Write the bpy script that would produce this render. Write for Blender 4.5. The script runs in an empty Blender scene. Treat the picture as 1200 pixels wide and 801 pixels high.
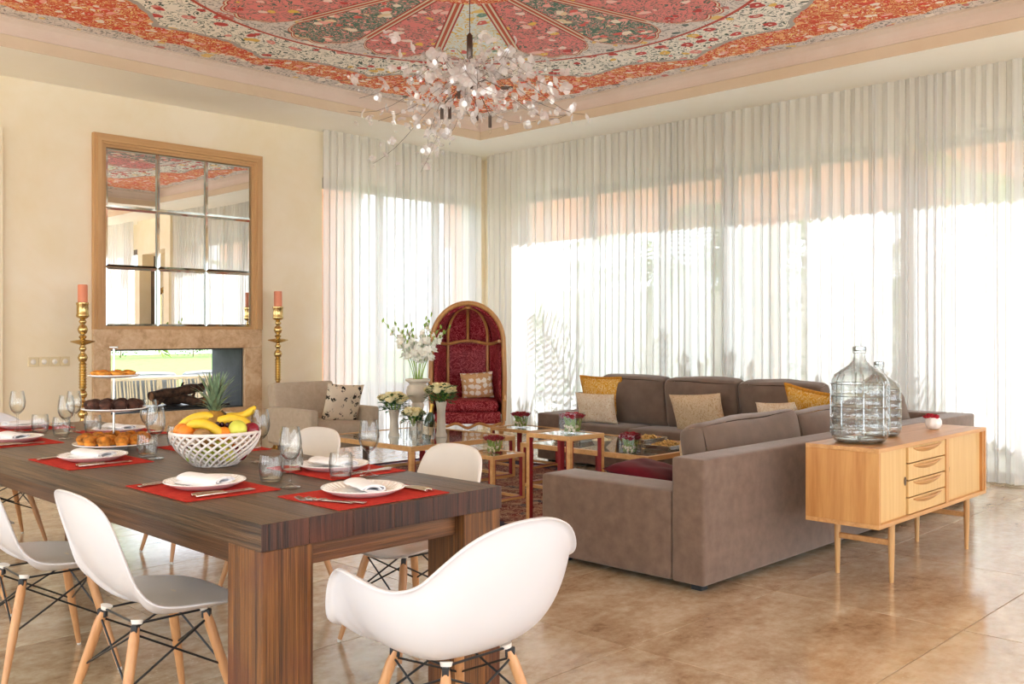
import bpy, math, random
from mathutils import Vector, Matrix, noise
R = math.radians
PI = math.pi
SC = bpy.context.scene
COL = SC.collection
rnd = random.Random(7)

# ------------------------------------------------------------------ camera, sky, sun, exposure
H = 1.33
cam_d = bpy.data.cameras.new('camera')
cam = bpy.data.objects.new('camera', cam_d)
COL.objects.link(cam)
cam.location = (0, 0, H)
cam.rotation_euler = (R(90), 0, R(44.5 - 90))
cam_d.sensor_width = 36
cam_d.lens = 33.6
cam_d.shift_y = -12.5 / 1200
cam_d.clip_start = 0.05
cam_d.clip_end = 300
SC.camera = cam

world = bpy.data.worlds.new('world')
SC.world = world
world.use_nodes = True
wb = world.node_tree.nodes['Background']
wb.inputs[0].default_value = (0.86, 0.93, 1.0, 1)
wb.inputs[1].default_value = 4.0

sun_d = bpy.data.lights.new('sun', 'SUN')
sun_d.energy = 10.0
sun_d.angle = R(0.6)
sun_d.color = (1.0, 0.985, 0.965)
sun = bpy.data.objects.new('sun', sun_d)
COL.objects.link(sun)
sun.rotation_euler = Vector((-1, -0.15, -1.25)).to_track_quat('-Z', 'Y').to_euler()

def portal(name, loc, direction, sx, sy):
    """light portal in a wall opening: guides the sky's daylight through it, emits nothing itself"""
    d = bpy.data.lights.new(name, 'AREA')
    d.shape = 'RECTANGLE'; d.size = sx; d.size_y = sy
    d.cycles.is_portal = True
    o = bpy.data.objects.new(name, d); COL.objects.link(o)
    o.location = loc
    o.rotation_euler = Vector(direction).to_track_quat('-Z', 'Z').to_euler()
    return o
portal('portal_back_openings', (3.0, -4.2, 1.5), (0, 1, 0), 12.0, 3.0)
portal('portal_front_openings', (-3.2, 2.7, 1.5), (1, 0, 0), 13.4, 3.0)
portal('portal_right_windows', (9.3, 5.1, 1.56), (-1, 0, 0), 7.4, 3.1)
portal('portal_left_windows', (7.7, 9.65, 1.56), (0, -1, 0), 2.5, 3.1)

SC.view_settings.view_transform = 'Standard'
SC.view_settings.look = 'None'
SC.view_settings.exposure = 0.25
SC.view_settings.gamma = 1.0
SC.view_settings.use_curve_mapping = False
try:
    SC.cycles.transparent_max_bounces = 40
    SC.cycles.max_bounces = 14
    SC.cycles.diffuse_bounces = 6
    SC.cycles.glossy_bounces = 6
    SC.cycles.transmission_bounces = 12
    SC.cycles.sample_clamp_indirect = 6
    SC.cycles.caustics_reflective = False
    SC.cycles.caustics_refractive = False
except Exception:
    pass

# ------------------------------------------------------------------ mesh helpers
def V(*a): return Vector(a)

class MB:
    def __init__(s): s.v = []; s.f = []; s.m = []
    def add(s, vs, fs, mi=0, M=None):
        b = len(s.v)
        for p in vs:
            p = Vector(p)
            s.v.append(M @ p if M is not None else p)
        for f in fs:
            s.f.append([b + i for i in f]); s.m.append(mi)
        return s
    def box(s, c, d, mi=0, rz=0, rx=0, ry=0, yface=None):
        x, y, z = d[0] / 2, d[1] / 2, d[2] / 2
        M = Matrix.Translation(c) @ Matrix.Rotation(rz, 4, 'Z') @ Matrix.Rotation(ry, 4, 'Y') @ Matrix.Rotation(rx, 4, 'X')
        vs = [(-x, -y, -z), (x, -y, -z), (x, y, -z), (-x, y, -z), (-x, -y, z), (x, -y, z), (x, y, z), (-x, y, z)]
        fs = [(0, 3, 2, 1), (4, 5, 6, 7), (0, 1, 5, 4), (2, 3, 7, 6), (1, 2, 6, 5), (3, 0, 4, 7)]
        b = len(s.m)
        s.add(vs, fs, mi, M)
        if yface is not None: s.m[b + 2] = yface; s.m[b + 3] = yface
        return s
    def bx(s, x0, x1, y0, y1, z0, z1, mi=0, yface=None):
        return s.box(((x0 + x1) / 2, (y0 + y1) / 2, (z0 + z1) / 2), (x1 - x0, y1 - y0, z1 - z0), mi, yface=yface)
    def tube(s, pts, r, n=8, mi=0, cap=True):
        pts = [Vector(p) for p in pts]
        k = len(pts)
        rs = r if isinstance(r, (list, tuple)) else [r] * k
        b = len(s.v)
        prev = None
        for i, p in enumerate(pts):
            t = (pts[min(i + 1, k - 1)] - pts[max(i - 1, 0)])
            if t.length < 1e-9: t = V(0, 0, 1)
            t.normalize()
            if prev is None:
                a = V(0, 0, 1) if abs(t.z) < .9 else V(1, 0, 0)
                u = t.cross(a).normalized()
            else:
                u = (prev - t * prev.dot(t))
                u = u.normalized() if u.length > 1e-6 else t.orthogonal().normalized()
            prev = u
            w = t.cross(u)
            for j in range(n):
                an = 2 * PI * j / n
                s.v.append(p + (u * math.cos(an) + w * math.sin(an)) * rs[i])
        for i in range(k - 1):
            for j in range(n):
                j2 = (j + 1) % n
                s.f.append([b + i * n + j, b + i * n + j2, b + (i + 1) * n + j2, b + (i + 1) * n + j]); s.m.append(mi)
        if cap:
            s.f.append([b + j for j in range(n)][::-1]); s.m.append(mi)
            s.f.append([b + (k - 1) * n + j for j in range(n)]); s.m.append(mi)
        return s
    def cyl(s, p0, p1, r0, r1=None, n=12, mi=0):
        return s.tube([p0, p1], [r0, r0 if r1 is None else r1], n, mi)
    def lathe(s, prof, n=24, c=(0, 0, 0), mi=0, fn=None):
        b = len(s.v); k = len(prof)
        for (r, z) in prof:
            for j in range(n):
                an = 2 * PI * j / n
                rr = r * (fn(an, z) if fn else 1)
                s.v.append(V(c[0] + rr * math.cos(an), c[1] + rr * math.sin(an), c[2] + z))
        for i in range(k - 1):
            for j in range(n):
                j2 = (j + 1) % n
                s.f.append([b + i * n + j, b + i * n + j2, b + (i + 1) * n + j2, b + (i + 1) * n + j]); s.m.append(mi)
        if prof[0][0] > 1e-4: s.f.append([b + j for j in range(n)][::-1]); s.m.append(mi)
        if prof[-1][0] > 1e-4 and prof[-1] != prof[0]: s.f.append([b + (k - 1) * n + j for j in range(n)]); s.m.append(mi)
        return s
    def open_lathe(s, prof, n=24, c=(0, 0, 0), mi=0, fn=None):
        b = len(s.v); k = len(prof)
        s.lathe(prof, n, c, mi, fn)
        while len(s.f) and len(s.f[-1]) == n and n != 4: s.f.pop(); s.m.pop()
        return s
    def ball(s, c, r, nu=12, nv=8, mi=0, M=None, fn=None):
        r = r if isinstance(r, (list, tuple)) else (r, r, r)
        vs = []; fs = []
        for i in range(nv + 1):
            ph = PI * i / nv
            for j in range(nu):
                th = 2 * PI * j / nu
                d = V(math.sin(ph) * math.cos(th), math.sin(ph) * math.sin(th), math.cos(ph))
                q = fn(d) if fn else 1
                vs.append(V(d.x * r[0] * q, d.y * r[1] * q, d.z * r[2] * q))
        for i in range(nv):
            for j in range(nu):
                j2 = (j + 1) % nu
                fs.append((i * nu + j, (i + 1) * nu + j, (i + 1) * nu + j2, i * nu + j2))
        T = Matrix.Translation(c) @ (M if M is not None else Matrix.Identity(4))
        return s.add(vs, fs, mi, T)
    def grid(s, fn, nu, nv, mi=0, wrap_u=False):
        b = len(s.v)
        cu = nu if wrap_u else nu + 1
        for j in range(nv + 1):
            for i in range(cu):
                s.v.append(Vector(fn(i / nu, j / nv)))
        for j in range(nv):
            for i in range(nu):
                i2 = (i + 1) % cu
                s.f.append([b + j * cu + i, b + j * cu + i2, b + (j + 1) * cu + i2, b + (j + 1) * cu + i]); s.m.append(mi)
        return s
    def build(s, name, mats, parent=None, smooth=40, bevel=0, seg=2, solid=0, loc=None, rot=None, weld=True):
        me = bpy.data.meshes.new(name)
        me.from_pydata([tuple(p) for p in s.v], [], s.f)
        if not isinstance(mats, (list, tuple)): mats = [mats]
        for m in mats: me.materials.append(m)
        if len(mats) > 1: me.polygons.foreach_set('material_index', s.m)
        if weld:
            import bmesh
            bm = bmesh.new(); bm.from_mesh(me)
            bmesh.ops.remove_doubles(bm, verts=bm.verts, dist=1e-5)
            bmesh.ops.dissolve_degenerate(bm, edges=bm.edges, dist=1e-6)
            bm.to_mesh(me); bm.free()
        if smooth:
            me.polygons.foreach_set('use_smooth', [True] * len(me.polygons))
            me.set_sharp_from_angle(angle=R(smooth))
        me.update()
        o = bpy.data.objects.new(name, me)
        COL.objects.link(o)
        if parent is not None: o.parent = parent
        if loc is not None: o.location = loc
        if rot is not None: o.rotation_euler = rot
        if solid:
            md = o.modifiers.new('solid', 'SOLIDIFY'); md.thickness = solid; md.offset = 0
        if bevel:
            md = o.modifiers.new('bevel', 'BEVEL'); md.width = bevel; md.segments = seg; md.limit_method = 'ANGLE'; md.angle_limit = R(50)
            md.harden_normals = False
        return o

def softbox(mb, c, d, r=.04, bulge=(0, 0, 0), n=8, mi=0, wr=0, M=None, seed=0):
    """rounded box with bulged faces (cushions, upholstery)"""
    hx, hy, hz = d[0] / 2, d[1] / 2, d[2] / 2
    def lin(h):
        e = [-h, -h + r * .3, -h + r]
        m = [(-h + r) + (2 * h - 2 * r) * k / n for k in range(1, n)]
        return e + m + [h - r, h - r * .3, h]
    L = (lin(hx), lin(hy), lin(hz))
    hs = (hx, hy, hz)
    vs = []; fs = []
    for ax in range(3):
        a, b = (ax + 1) % 3, (ax + 2) % 3
        for sg in (-1, 1):
            base = len(vs)
            A, B = L[a], L[b]
            for q in B:
                for p in A:
                    x = [0, 0, 0]; x[ax] = sg * hs[ax]; x[a] = p; x[b] = q
                    P0 = Vector(x)
                    qv = Vector([max(-(hs[i] - r), min(hs[i] - r, P0[i])) for i in range(3)])
                    dn = (P0 - qv)
                    P1 = qv + dn.normalized() * r
                    u = P1[a] / hs[a]; w = P1[b] / hs[b]
                    P1[ax] += sg * bulge[ax] * (1 - min(1, abs(u)) ** 2.2) * (1 - min(1, abs(w)) ** 2.2) * (1 if abs(P1[ax]) > hs[ax] - r else 0)
                    if wr:
                        nn = noise.noise(Vector((P1.x * 4 + seed, P1.y * 9, P1.z * 3 + seed * 2.3)))
                        P1 += dn.normalized() * nn * wr
                    vs.append(P1)
            na = len(A)
            for j in range(len(B) - 1):
                for i in range(na - 1):
                    f = (base + j * na + i, base + j * na + i + 1, base + (j + 1) * na + i + 1, base + (j + 1) * na + i)
                    fs.append(f if sg > 0 else f[::-1])
    T = Matrix.Translation(c) @ (M if M is not None else Matrix.Identity(4))
    mb.add(vs, fs, mi, T)
    return mb

def pillow(mb, w, h, t, n=16, mi=0, seed=0):
    """throw pillow in the XZ plane, thickness along Y, bottom edge at z=0"""
    def f(side):
        def g(u, v):
            x = u * 2 - 1; y = v * 2 - 1
            e = (1 - abs(x) ** 3.2) * (1 - abs(y) ** 3.2)
            th = t / 2 * max(0, e) ** .55
            pin = 1 - .055 * (1 - abs(x) ** 2) * abs(y) ** 2 - .0
            pin2 = 1 - .055 * (1 - abs(y) ** 2) * abs(x) ** 2
            wv = noise.noise(Vector((x * 2.3 + seed, y * 2.3, side * 3 + seed))) * .012 * e
            return (x * w / 2 * pin2, side * th + wv, h / 2 + y * h / 2 * pin)
        return g
    mb.grid(f(1), n, n, mi); b = len(mb.f)
    mb.grid(f(-1), n, n, mi)
    for k in range(b, len(mb.f)): mb.f[k] = mb.f[k][::-1]
    return mb

def tag(o, label=None, cat=None, group=None, kind=None):
    if label: o['label'] = label
    if cat: o['category'] = cat
    if group: o['group'] = group
    if kind: o['kind'] = kind
    return o

def thing(name, label, cat, loc=(0, 0, 0), rz=0, group=None):
    o = bpy.data.objects.new(name, None); COL.objects.link(o)
    o.empty_display_size = .1
    o.location = loc; o.rotation_euler = (0, 0, rz)
    return tag(o, label, cat, group)

def kids(o): return [c for c in ALLK.get(o.name, [])]
def copy_tree(o, parent=None):
    c = o.copy(); COL.objects.link(c)
    if parent is not None: c.parent = parent
    for ch in list(o.children): copy_tree(ch, c)
    return c

PROTO = {}
def inst(key, builder, label, cat, loc, rz=0, group=None, rot=None, scale=None):
    if key not in PROTO:
        o = builder(); PROTO[key] = o
    else:
        o = copy_tree(PROTO[key])
        for k in ('group', 'label', 'category'):
            if k in o: del o[k]
    o.location = loc
    o.rotation_euler = rot if rot is not None else (0, 0, rz)
    o.scale = (scale,) * 3 if scale else (1, 1, 1)
    return tag(o, label, cat, group)

ORD = ['first', 'second', 'third', 'fourth', 'fifth', 'sixth', 'seventh', 'eighth', 'ninth']
def place_words(pts, rows):
    """for points in plan: 'front row, second from the left' as seen from the photograph's side"""
    f = [(p[0] * .713 + p[1] * .701, p[0] * .701 - p[1] * .713, i) for i, p in enumerate(pts)]
    f.sort()
    names = {1: [''], 2: ['front row, ', 'back row, '], 3: ['front row, ', 'middle row, ', 'back row, '], 4: ['front row, ', 'second row, ', 'third row, ', 'back row, ']}[rows]
    out = [''] * len(pts); n = len(pts)
    for r in range(rows):
        seg = sorted(f[r * n // rows:(r + 1) * n // rows], key=lambda q: q[1])
        for k, q in enumerate(seg): out[q[2]] = names[r] + ORD[k] + ' from the left'
    return out
def empty(name):
    o = bpy.data.objects.new(name, None); COL.objects.link(o); o.empty_display_size = .1
    return o
def struct(o): return tag(o, kind='structure')

# ------------------------------------------------------------------ material helpers
def hexc(h):
    h = h.lstrip('#')
    out = []
    for i in (0, 2, 4):
        c = int(h[i:i + 2], 16) / 255
        out.append(c / 12.92 if c <= .04045 else ((c + .055) / 1.055) ** 2.4)
    return (*out, 1)

class NT:
    def __init__(s, name):
        s.mat = bpy.data.materials.new(name); s.mat.use_nodes = True
        s.t = s.mat.node_tree; s.n = s.t.nodes; s.l = s.t.links
        s.b = s.n['Principled BSDF']; s.out = s.n['Material Output']
    def _in(s, sock, v):
        if isinstance(v, bpy.types.NodeSocket): s.l.new(v, sock)
        elif v is not None:
            if hasattr(sock.default_value, '__len__') and not hasattr(v, '__len__'): v = (v,) * len(sock.default_value)
            sock.default_value = v
    def node(s, typ, ins=None, **kw):
        n = s.n.new(typ)
        for k, v in kw.items(): setattr(n, k, v)
        for k, v in (ins or {}).items(): s._in(n.inputs[k], v)
        return n
    def m(s, op, a, b=None, c=None, clamp=False):
        n = s.n.new('ShaderNodeMath'); n.operation = op; n.use_clamp = clamp
        s._in(n.inputs[0], a)
        if b is not None: s._in(n.inputs[1], b)
        if c is not None: s._in(n.inputs[2], c)
        return n.outputs[0]
    def coord(s, kind='Object', scale=(1, 1, 1), loc=(0, 0, 0), rot=(0, 0, 0)):
        c = s.n.new('ShaderNodeTexCoord').outputs[kind]
        mp = s.n.new('ShaderNodeMapping'); s.l.new(c, mp.inputs[0])
        mp.inputs['Scale'].default_value = scale; mp.inputs['Location'].default_value = loc; mp.inputs['Rotation'].default_value = rot
        return mp.outputs[0]
    def noise(s, vec, scale=5, detail=4, rough=.5, dist=0, out='Fac'):
        n = s.node('ShaderNodeTexNoise', {'Scale': scale, 'Detail': detail, 'Roughness': rough, 'Distortion': dist})
        if vec is not None: s.l.new(vec, n.inputs['Vector'])
        return n.outputs[out]
    def vor(s, vec, scale=5, feature='F1', out='Distance', rand=1):
        n = s.n.new('ShaderNodeTexVoronoi'); n.feature = feature
        if vec is not None: s.l.new(vec, n.inputs['Vector'])
        n.inputs['Scale'].default_value = scale
        n.inputs['Randomness'].default_value = rand
        return n.outputs[out] if out else n
    def mix(s, f, a, b, typ='MIX'):
        n = s.n.new('ShaderNodeMix'); n.data_type = 'RGBA'; n.blend_type = typ
        s._in(n.inputs[0], f); s._in(n.inputs[6], a); s._in(n.inputs[7], b)
        return n.outputs[2]
    def ramp(s, f, stops, interp='LINEAR'):
        n = s.n.new('ShaderNodeValToRGB'); n.color_ramp.interpolation = interp
        el = n.color_ramp.elements
        while len(el) < len(stops): el.new(.5)
        for e, (p, c) in zip(el, stops):
            e.position = p; e.color = c if hasattr(c, '__len__') else (c, c, c, 1)
        s.l.new(f, n.inputs[0])
        return n.outputs[0]
    def step(s, f, a, b):  # smooth 0..1
        n = s.n.new('ShaderNodeMapRange'); n.clamp = True
        s._in(n.inputs[0], f); n.inputs[1].default_value = a; n.inputs[2].default_value = b
        return n.outputs[0]
    def bump(s, h, st=.3, d=.01):
        n = s.n.new('ShaderNodeBump'); n.inputs['Strength'].default_value = st; n.inputs['Distance'].default_value = d
        s.l.new(h, n.inputs['Height']); s.l.new(n.outputs[0], s.b.inputs['Normal'])
        return s
    def base(s, c, rough=.5, metal=0, spec=None, **kw):
        s._in(s.b.inputs['Base Color'], c); s._in(s.b.inputs['Roughness'], rough); s._in(s.b.inputs['Metallic'], metal)
        if spec is not None: s.b.inputs['Specular IOR Level'].default_value = spec
        for k, v in kw.items(): s._in(s.b.inputs[k], v)
        return s

def plain(name, c, rough=.5, metal=0, var=.06, scale=6, bump=0, bscale=60, **kw):
    t = NT(name)
    c = hexc(c) if isinstance(c, str) else c
    vec = t.coord()
    f = t.noise(vec, scale, 3)
    a = tuple(x * (1 - var * 2) for x in c[:3]) + (1,); b = tuple(min(1, x * (1 + var * 2)) for x in c[:3]) + (1,)
    t.base(t.ramp(f, [(.3, a), (.7, b)]), rough, metal, **kw)
    if bump: t.bump(t.noise(vec, bscale, 3), bump, .004)
    return t.mat

def wood(name, dark, light, axis='Z', scale=1.0, rough=.45, streak=30, bump=.25, contrast=(.3, .7), extra=None):
    t = NT(name)
    sc = {'X': (1.2, streak, streak), 'Y': (streak, 1.2, streak), 'Z': (streak, streak, 1.2)}[axis]
    rndv = t.node('ShaderNodeObjectInfo').outputs['Random']
    c0 = t.n.new('ShaderNodeTexCoord').outputs['Object']
    off = t.node('ShaderNodeCombineXYZ', {'X': t.m('MULTIPLY', rndv, 13.0), 'Y': t.m('MULTIPLY', rndv, 7.0), 'Z': t.m('MULTIPLY', rndv, 5.0)}).outputs[0]
    va = t.node('ShaderNodeVectorMath', operation='ADD'); t.l.new(c0, va.inputs[0]); t.l.new(off, va.inputs[1])
    mp = t.n.new('ShaderNodeMapping'); t.l.new(va.outputs[0], mp.inputs[0]); mp.inputs['Scale'].default_value = tuple(scale * q for q in sc)
    f = t.noise(mp.outputs[0], 1.0, 6, .62, .4)
    g = t.noise(mp.outputs[0], 3.3, 4, .6, .2)
    ff = t.m('ADD', t.m('MULTIPLY', f, .7), t.m('MULTIPLY', g, .3))
    col = t.ramp(ff, [(contrast[0], hexc(dark)), (contrast[1], hexc(light))])
    if extra:
        k = t.noise(va.outputs[0], 2.2, 3)
        col = t.mix(t.step(k, .52, .72), col, hexc(extra), 'MIX') if not isinstance(extra, tuple) else t.mix(t.m('MULTIPLY', t.step(k, .5, .7), extra[1]), col, hexc(extra[0]))
    t.base(col, rough)
    t.bump(ff, bump, .006)
    return t.mat

def fabric(name, c, c2=None, rough=.9, scale=8, weave=260, bump=.25, sheen=.15):
    t = NT(name); vec = t.coord()
    f = t.noise(vec, scale, 5, .6)
    c2 = c2 or c
    col = t.ramp(f, [(.3, hexc(c)), (.72, hexc(c2))])
    t.base(col, rough, 0, spec=.2)
    t.b.inputs['Sheen Weight'].default_value = sheen
    t.b.inputs['Sheen Roughness'].default_value = .5
    t.bump(t.noise(vec, weave, 2), bump, .002)
    return t.mat

def metal(name, c, rough=.25, bump=0):
    t = NT(name); vec = t.coord()
    t.base(t.ramp(t.noise(vec, 9, 3), [(.3, tuple(x * .82 for x in hexc(c)[:3]) + (1,)), (.7, hexc(c))]), rough, 1)
    if bump: t.bump(t.noise(vec, 40, 3), bump, .003)
    return t.mat

def thin_glass(name, tint=(.99, .995, .99), edge=(.78, .80, .80), refl=.6, base=.045, rough=.0, power=2.4):
    """thin glass wall: clear facing the viewer, tinted and reflective towards the silhouette"""
    t = NT(name)
    geo = t.n.new('ShaderNodeNewGeometry')
    dp = t.node('ShaderNodeVectorMath', operation='DOT_PRODUCT')
    t.l.new(geo.outputs['Incoming'], dp.inputs[0]); t.l.new(geo.outputs['Normal'], dp.inputs[1])
    f = t.m('SUBTRACT', 1.0, t.m('ABSOLUTE', dp.outputs['Value']), clamp=True)
    f3 = t.m('POWER', f, power)
    col = t.mix(f3, (*tint, 1), (*edge, 1))
    tr = t.node('ShaderNodeBsdfTransparent', {'Color': col})
    gl = t.node('ShaderNodeBsdfGlossy', {'Color': (1, 1, 1, 1), 'Roughness': rough})
    mx = t.n.new('ShaderNodeMixShader')
    t.l.new(t.m('ADD', base, t.m('MULTIPLY', t.m('POWER', f, 3.5), refl), clamp=True), mx.inputs[0]); t.l.new(tr.outputs[0], mx.inputs[1]); t.l.new(gl.outputs[0], mx.inputs[2])
    t.l.new(mx.outputs[0], t.out.inputs['Surface'])
    return t.mat

# ------------------------------------------------------------------ materials
M = {}
# plaster walls: warm cream with cloudy trowel marks
def plaster(name, a, b, rough=.7):
    t = NT(name); vec = t.coord()
    f = t.noise(vec, 1.1, 5, .6, .6)
    g = t.noise(vec, 4.5, 4, .6)
    ff = t.m('ADD', t.m('MULTIPLY', f, .75), t.m('MULTIPLY', g, .25))
    t.base(t.ramp(ff, [(.35, hexc(a)), (.65, hexc(b))]), rough, 0, spec=.3)
    t.bump(g, .08, .01)
    return t.mat
M['wall'] = plaster('cream_plaster', '#efe0c0', '#f5ead4')
M['soffit'] = plaster('pale_cream_plaster', '#faf4e6', '#fcf8ee')
M['tan'] = plaster('tan_plaster', '#d8c4a6', '#dfceb3')
M['rose_tan'] = plaster('rose_beige_plaster', '#dac6b5', '#e2d1c3')

def floor_tile():
    t = NT('travertine'); 
    rv = t.node('ShaderNodeObjectInfo').outputs['Random']
    c0 = t.n.new('ShaderNodeTexCoord').outputs['Object']
    geo = t.n.new('ShaderNodeNewGeometry').outputs['Position']
    off = t.node('ShaderNodeCombineXYZ', {'X': t.m('MULTIPLY', rv, 31.0), 'Y': t.m('MULTIPLY', rv, 17.0), 'Z': 0.0}).outputs[0]
    va = t.node('ShaderNodeVectorMath', operation='ADD'); t.l.new(c0, va.inputs[0]); t.l.new(off, va.inputs[1])
    mp = t.n.new('ShaderNodeMapping'); t.l.new(va.outputs[0], mp.inputs[0]); mp.inputs['Scale'].default_value = (.9, 1.9, 1)
    f = t.noise(mp.outputs[0], 1.7, 10, .7, .35)
    g = t.noise(va.outputs[0], 16, 5, .7)
    ff = t.m('ADD', t.m('MULTIPLY', f, .66), t.m('MULTIPLY', g, .34))
    col = t.ramp(ff, [(.36, hexc('#96795c')), (.45, hexc('#bda486')), (.55, hexc('#d6c5aa')), (.68, hexc('#ebe2d0'))])
    # per-tile tone
    col = t.mix(t.m('MULTIPLY', rv, .22), col, hexc('#a88f70'))
    pits = t.vor(va.outputs[0], 42, 'F1')
    pm = t.m('MULTIPLY', t.step(pits, .22, .12), t.step(t.noise(va.outputs[0], 3.1, 3), .52, .62))
    col = t.mix(t.m('MULTIPLY', pm, .55), col, hexc('#e9dcc6'))
    t.base(col, t.m('ADD', t.m('MULTIPLY', g, .2), .10), 0, spec=.55)
    t.b.inputs['Coat Weight'].default_value = .45; t.b.inputs['Coat Roughness'].default_value = .12
    hb = t.m('SUBTRACT', t.m('MULTIPLY', g, .5), t.m('MULTIPLY', pm, 1.0))
    t.bump(hb, .12, .004)
    return t.mat
M['tile'] = floor_tile()
M['grout'] = plain('tile_grout', '#a98d6c', .8)

def painted_ceiling(name, cx, cy, half):
    t = NT(name)
    geo = t.n.new('ShaderNodeNewGeometry').outputs['Position']
    mp = t.n.new('ShaderNodeMapping'); t.l.new(geo, mp.inputs[0]); mp.inputs['Location'].default_value = (-cx, -cy, 0)
    P = mp.outputs[0]
    wob = t.noise(P, 5, 3, out='Color')
    va = t.node('ShaderNodeVectorMath', operation='MULTIPLY_ADD')
    t.l.new(wob, va.inputs[0]); va.inputs[1].default_value = (.16, .16, 0); t.l.new(P, va.inputs[2])
    W = va.outputs[0]
    sx = t.n.new('ShaderNodeSeparateXYZ'); t.l.new(P, sx.inputs[0])
    X, Y = sx.outputs[0], sx.outputs[1]
    r = t.m('SQRT', t.m('ADD', t.m('MULTIPLY', X, X), t.m('MULTIPLY', Y, Y)))
    ang = t.m('ARCTAN2', Y, X)
    k = t.m('DIVIDE', t.m('SUBTRACT', t.m('ADD', ang, 2 * PI), PI / 4), PI / 8)      # sectors of 22.5 deg
    fr = t.m('FRACT', t.m('ADD', k, .5))
    tri = t.m('ABSOLUTE', t.m('SUBTRACT', fr, .5))                                  # 0 centre .. .5 border
    idx = t.m('FLOOR', t.m('ADD', k, .5))
    i4 = t.m('MODULO', idx, 4.0)
    cut = lambda f, a, b: t.m('MULTIPLY', t.m('GREATER_THAN', f, a), t.m('LESS_THAN', f, b))
    # pattern generator
    def vines(scale, seed, lw):
        mpp = t.n.new('ShaderNodeMapping'); t.l.new(W, mpp.inputs[0]); mpp.inputs['Location'].default_value = (seed, seed * 1.7, 0)
        q = mpp.outputs[0]
        ns = t.noise(q, scale * .9, 2, .5, 1.2)
        line = t.m('LESS_THAN', t.m('ABSOLUTE', t.m('SUBTRACT', t.m('FRACT', t.m('MULTIPLY', ns, 7.0)), .5)), lw)
        v1 = t.vor(q, scale, 'F1', None)
        fl = t.m('LESS_THAN', v1.outputs['Distance'], .42)
        heart = t.m('LESS_THAN', v1.outputs['Distance'], .12)
        cc = t.n.new('ShaderNodeSeparateColor'); t.l.new(v1.outputs['Color'], cc.inputs[0])
        v2 = t.vor(q, scale * 2.4, 'F1', None)
        leaf = t.m('LESS_THAN', v2.outputs['Distance'], .30)
        c2 = t.n.new('ShaderNodeSeparateColor'); t.l.new(v2.outputs['Color'], c2.inputs[0])
        return line, fl, heart, cc.outputs[0], leaf, c2.outputs[0]
    def field(base, vine, leafc, palette, scale, seed, leaf_share=.5, flower_share=.5, lw=.1):
        line, fl, heart, rc, leaf, rl = vines(scale, seed, lw)
        c = t.mix(line, hexc(base), hexc(vine))
        c = t.mix(t.m('MULTIPLY', leaf, t.m('GREATER_THAN', rl, 1 - leaf_share)), c, hexc(leafc))
        n = len(palette)
        pal = t.ramp(rc, [(i / n, hexc(p)) for i, p in enumerate(palette)], 'CONSTANT')
        c = t.mix(t.m('MULTIPLY', fl, t.m('GREATER_THAN', t.m('FRACT', t.m('MULTIPLY', rc, 7.3)), 1 - flower_share)), c, pal)
        c = t.mix(t.m('MULTIPLY', heart, t.m('GREATER_THAN', t.m('FRACT', t.m('MULTIPLY', rc, 7.3)), 1 - flower_share)), c, hexc('#efe0cf'))
        return c
    f_cream = field('#fdf5ea', '#4f6156', '#3f5449', ['#d2504c', '#efc465', '#eb9c95', '#c94a45'], 8, 1.3, .55, .45, .09)
    f_orange = field('#d9563c', '#fbdf9c', '#fdeadd', ['#f8b3a8', '#fff0e6', '#e2503f', '#f5b784'], 12, 4.1, .5, .75, .12)
    f_pink = field('#ee8f8b', '#5f7568', '#5a7064', ['#fde4dc', '#d04c4a', '#f4cd62', '#fbcfc8'], 10, 7.7, .5, .5, .1)
    f_green = field('#5c7d6e', '#f6bdb4', '#ee8a84', ['#fbb6ae', '#f4dcb8', '#ea6a64', '#fdeede'], 10, 2.9, .75, .65, .12)
    f_blue = field('#e9f1ef', '#e9c24a', '#e6bf45', ['#da6a62', '#ebca62', '#7ba08f', '#f3d37c'], 9, 5.5, .4, .35, .11)
    f_grey = field('#eadfd9', '#a59c98', '#8f8c88', ['#d0807a', '#66756f', '#edcb80', '#faf0e6'], 9, 9.4, .5, .4, .1)
    col = f_cream
    # scalloped border into the orange field
    lob = t.m('MULTIPLY', t.m('ABSOLUTE', t.m('SINE', t.m('MULTIPLY', ang, 8.0))), .2)
    r2 = t.m('ADD', r, lob)
    wr = t.m('ADD', r2, t.m('MULTIPLY', t.m('SUBTRACT', t.noise(P, 6, 2), .5), .12))
    col = t.mix(t.m('GREATER_THAN', wr, 2.86), col, hexc('#b9b0a9'))
    col = t.mix(t.m('GREATER_THAN', wr, 2.91), col, f_orange)
    # square border
    d = t.m('MAXIMUM', t.m('ABSOLUTE', X), t.m('ABSOLUTE', Y))
    wd = t.m('ADD', d, t.m('MULTIPLY', t.m('ABSOLUTE', t.m('SINE', t.m('MULTIPLY', t.m('ADD', X, Y), 6.0))), .07))
    col = t.mix(t.m('GREATER_THAN', wd, half - .22), col, f_grey)
    col = t.mix(t.m('GREATER_THAN', d, half - .07), col, hexc('#5c524d'))
    # medallion
    in_m = t.m('LESS_THAN', r, 2.24)
    med = f_grey
    rim = t.m('SUBTRACT', 2.10, t.m('MULTIPLY', t.m('POWER', t.m('MULTIPLY', tri, 2.0), 3.0), .42))
    rim = t.m('ADD', rim, t.m('MULTIPLY', t.m('ABSOLUTE', t.m('SINE', t.m('MULTIPLY', tri, 12.0))), .05))
    dr = t.m('SUBTRACT', rim, r)            # >0 inside
    side = t.m('MULTIPLY', t.m('SUBTRACT', .5, tri), t.m('MULTIPLY', r, PI / 8))   # metric distance to sector border
    dd = t.m('MINIMUM', dr, side)
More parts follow.
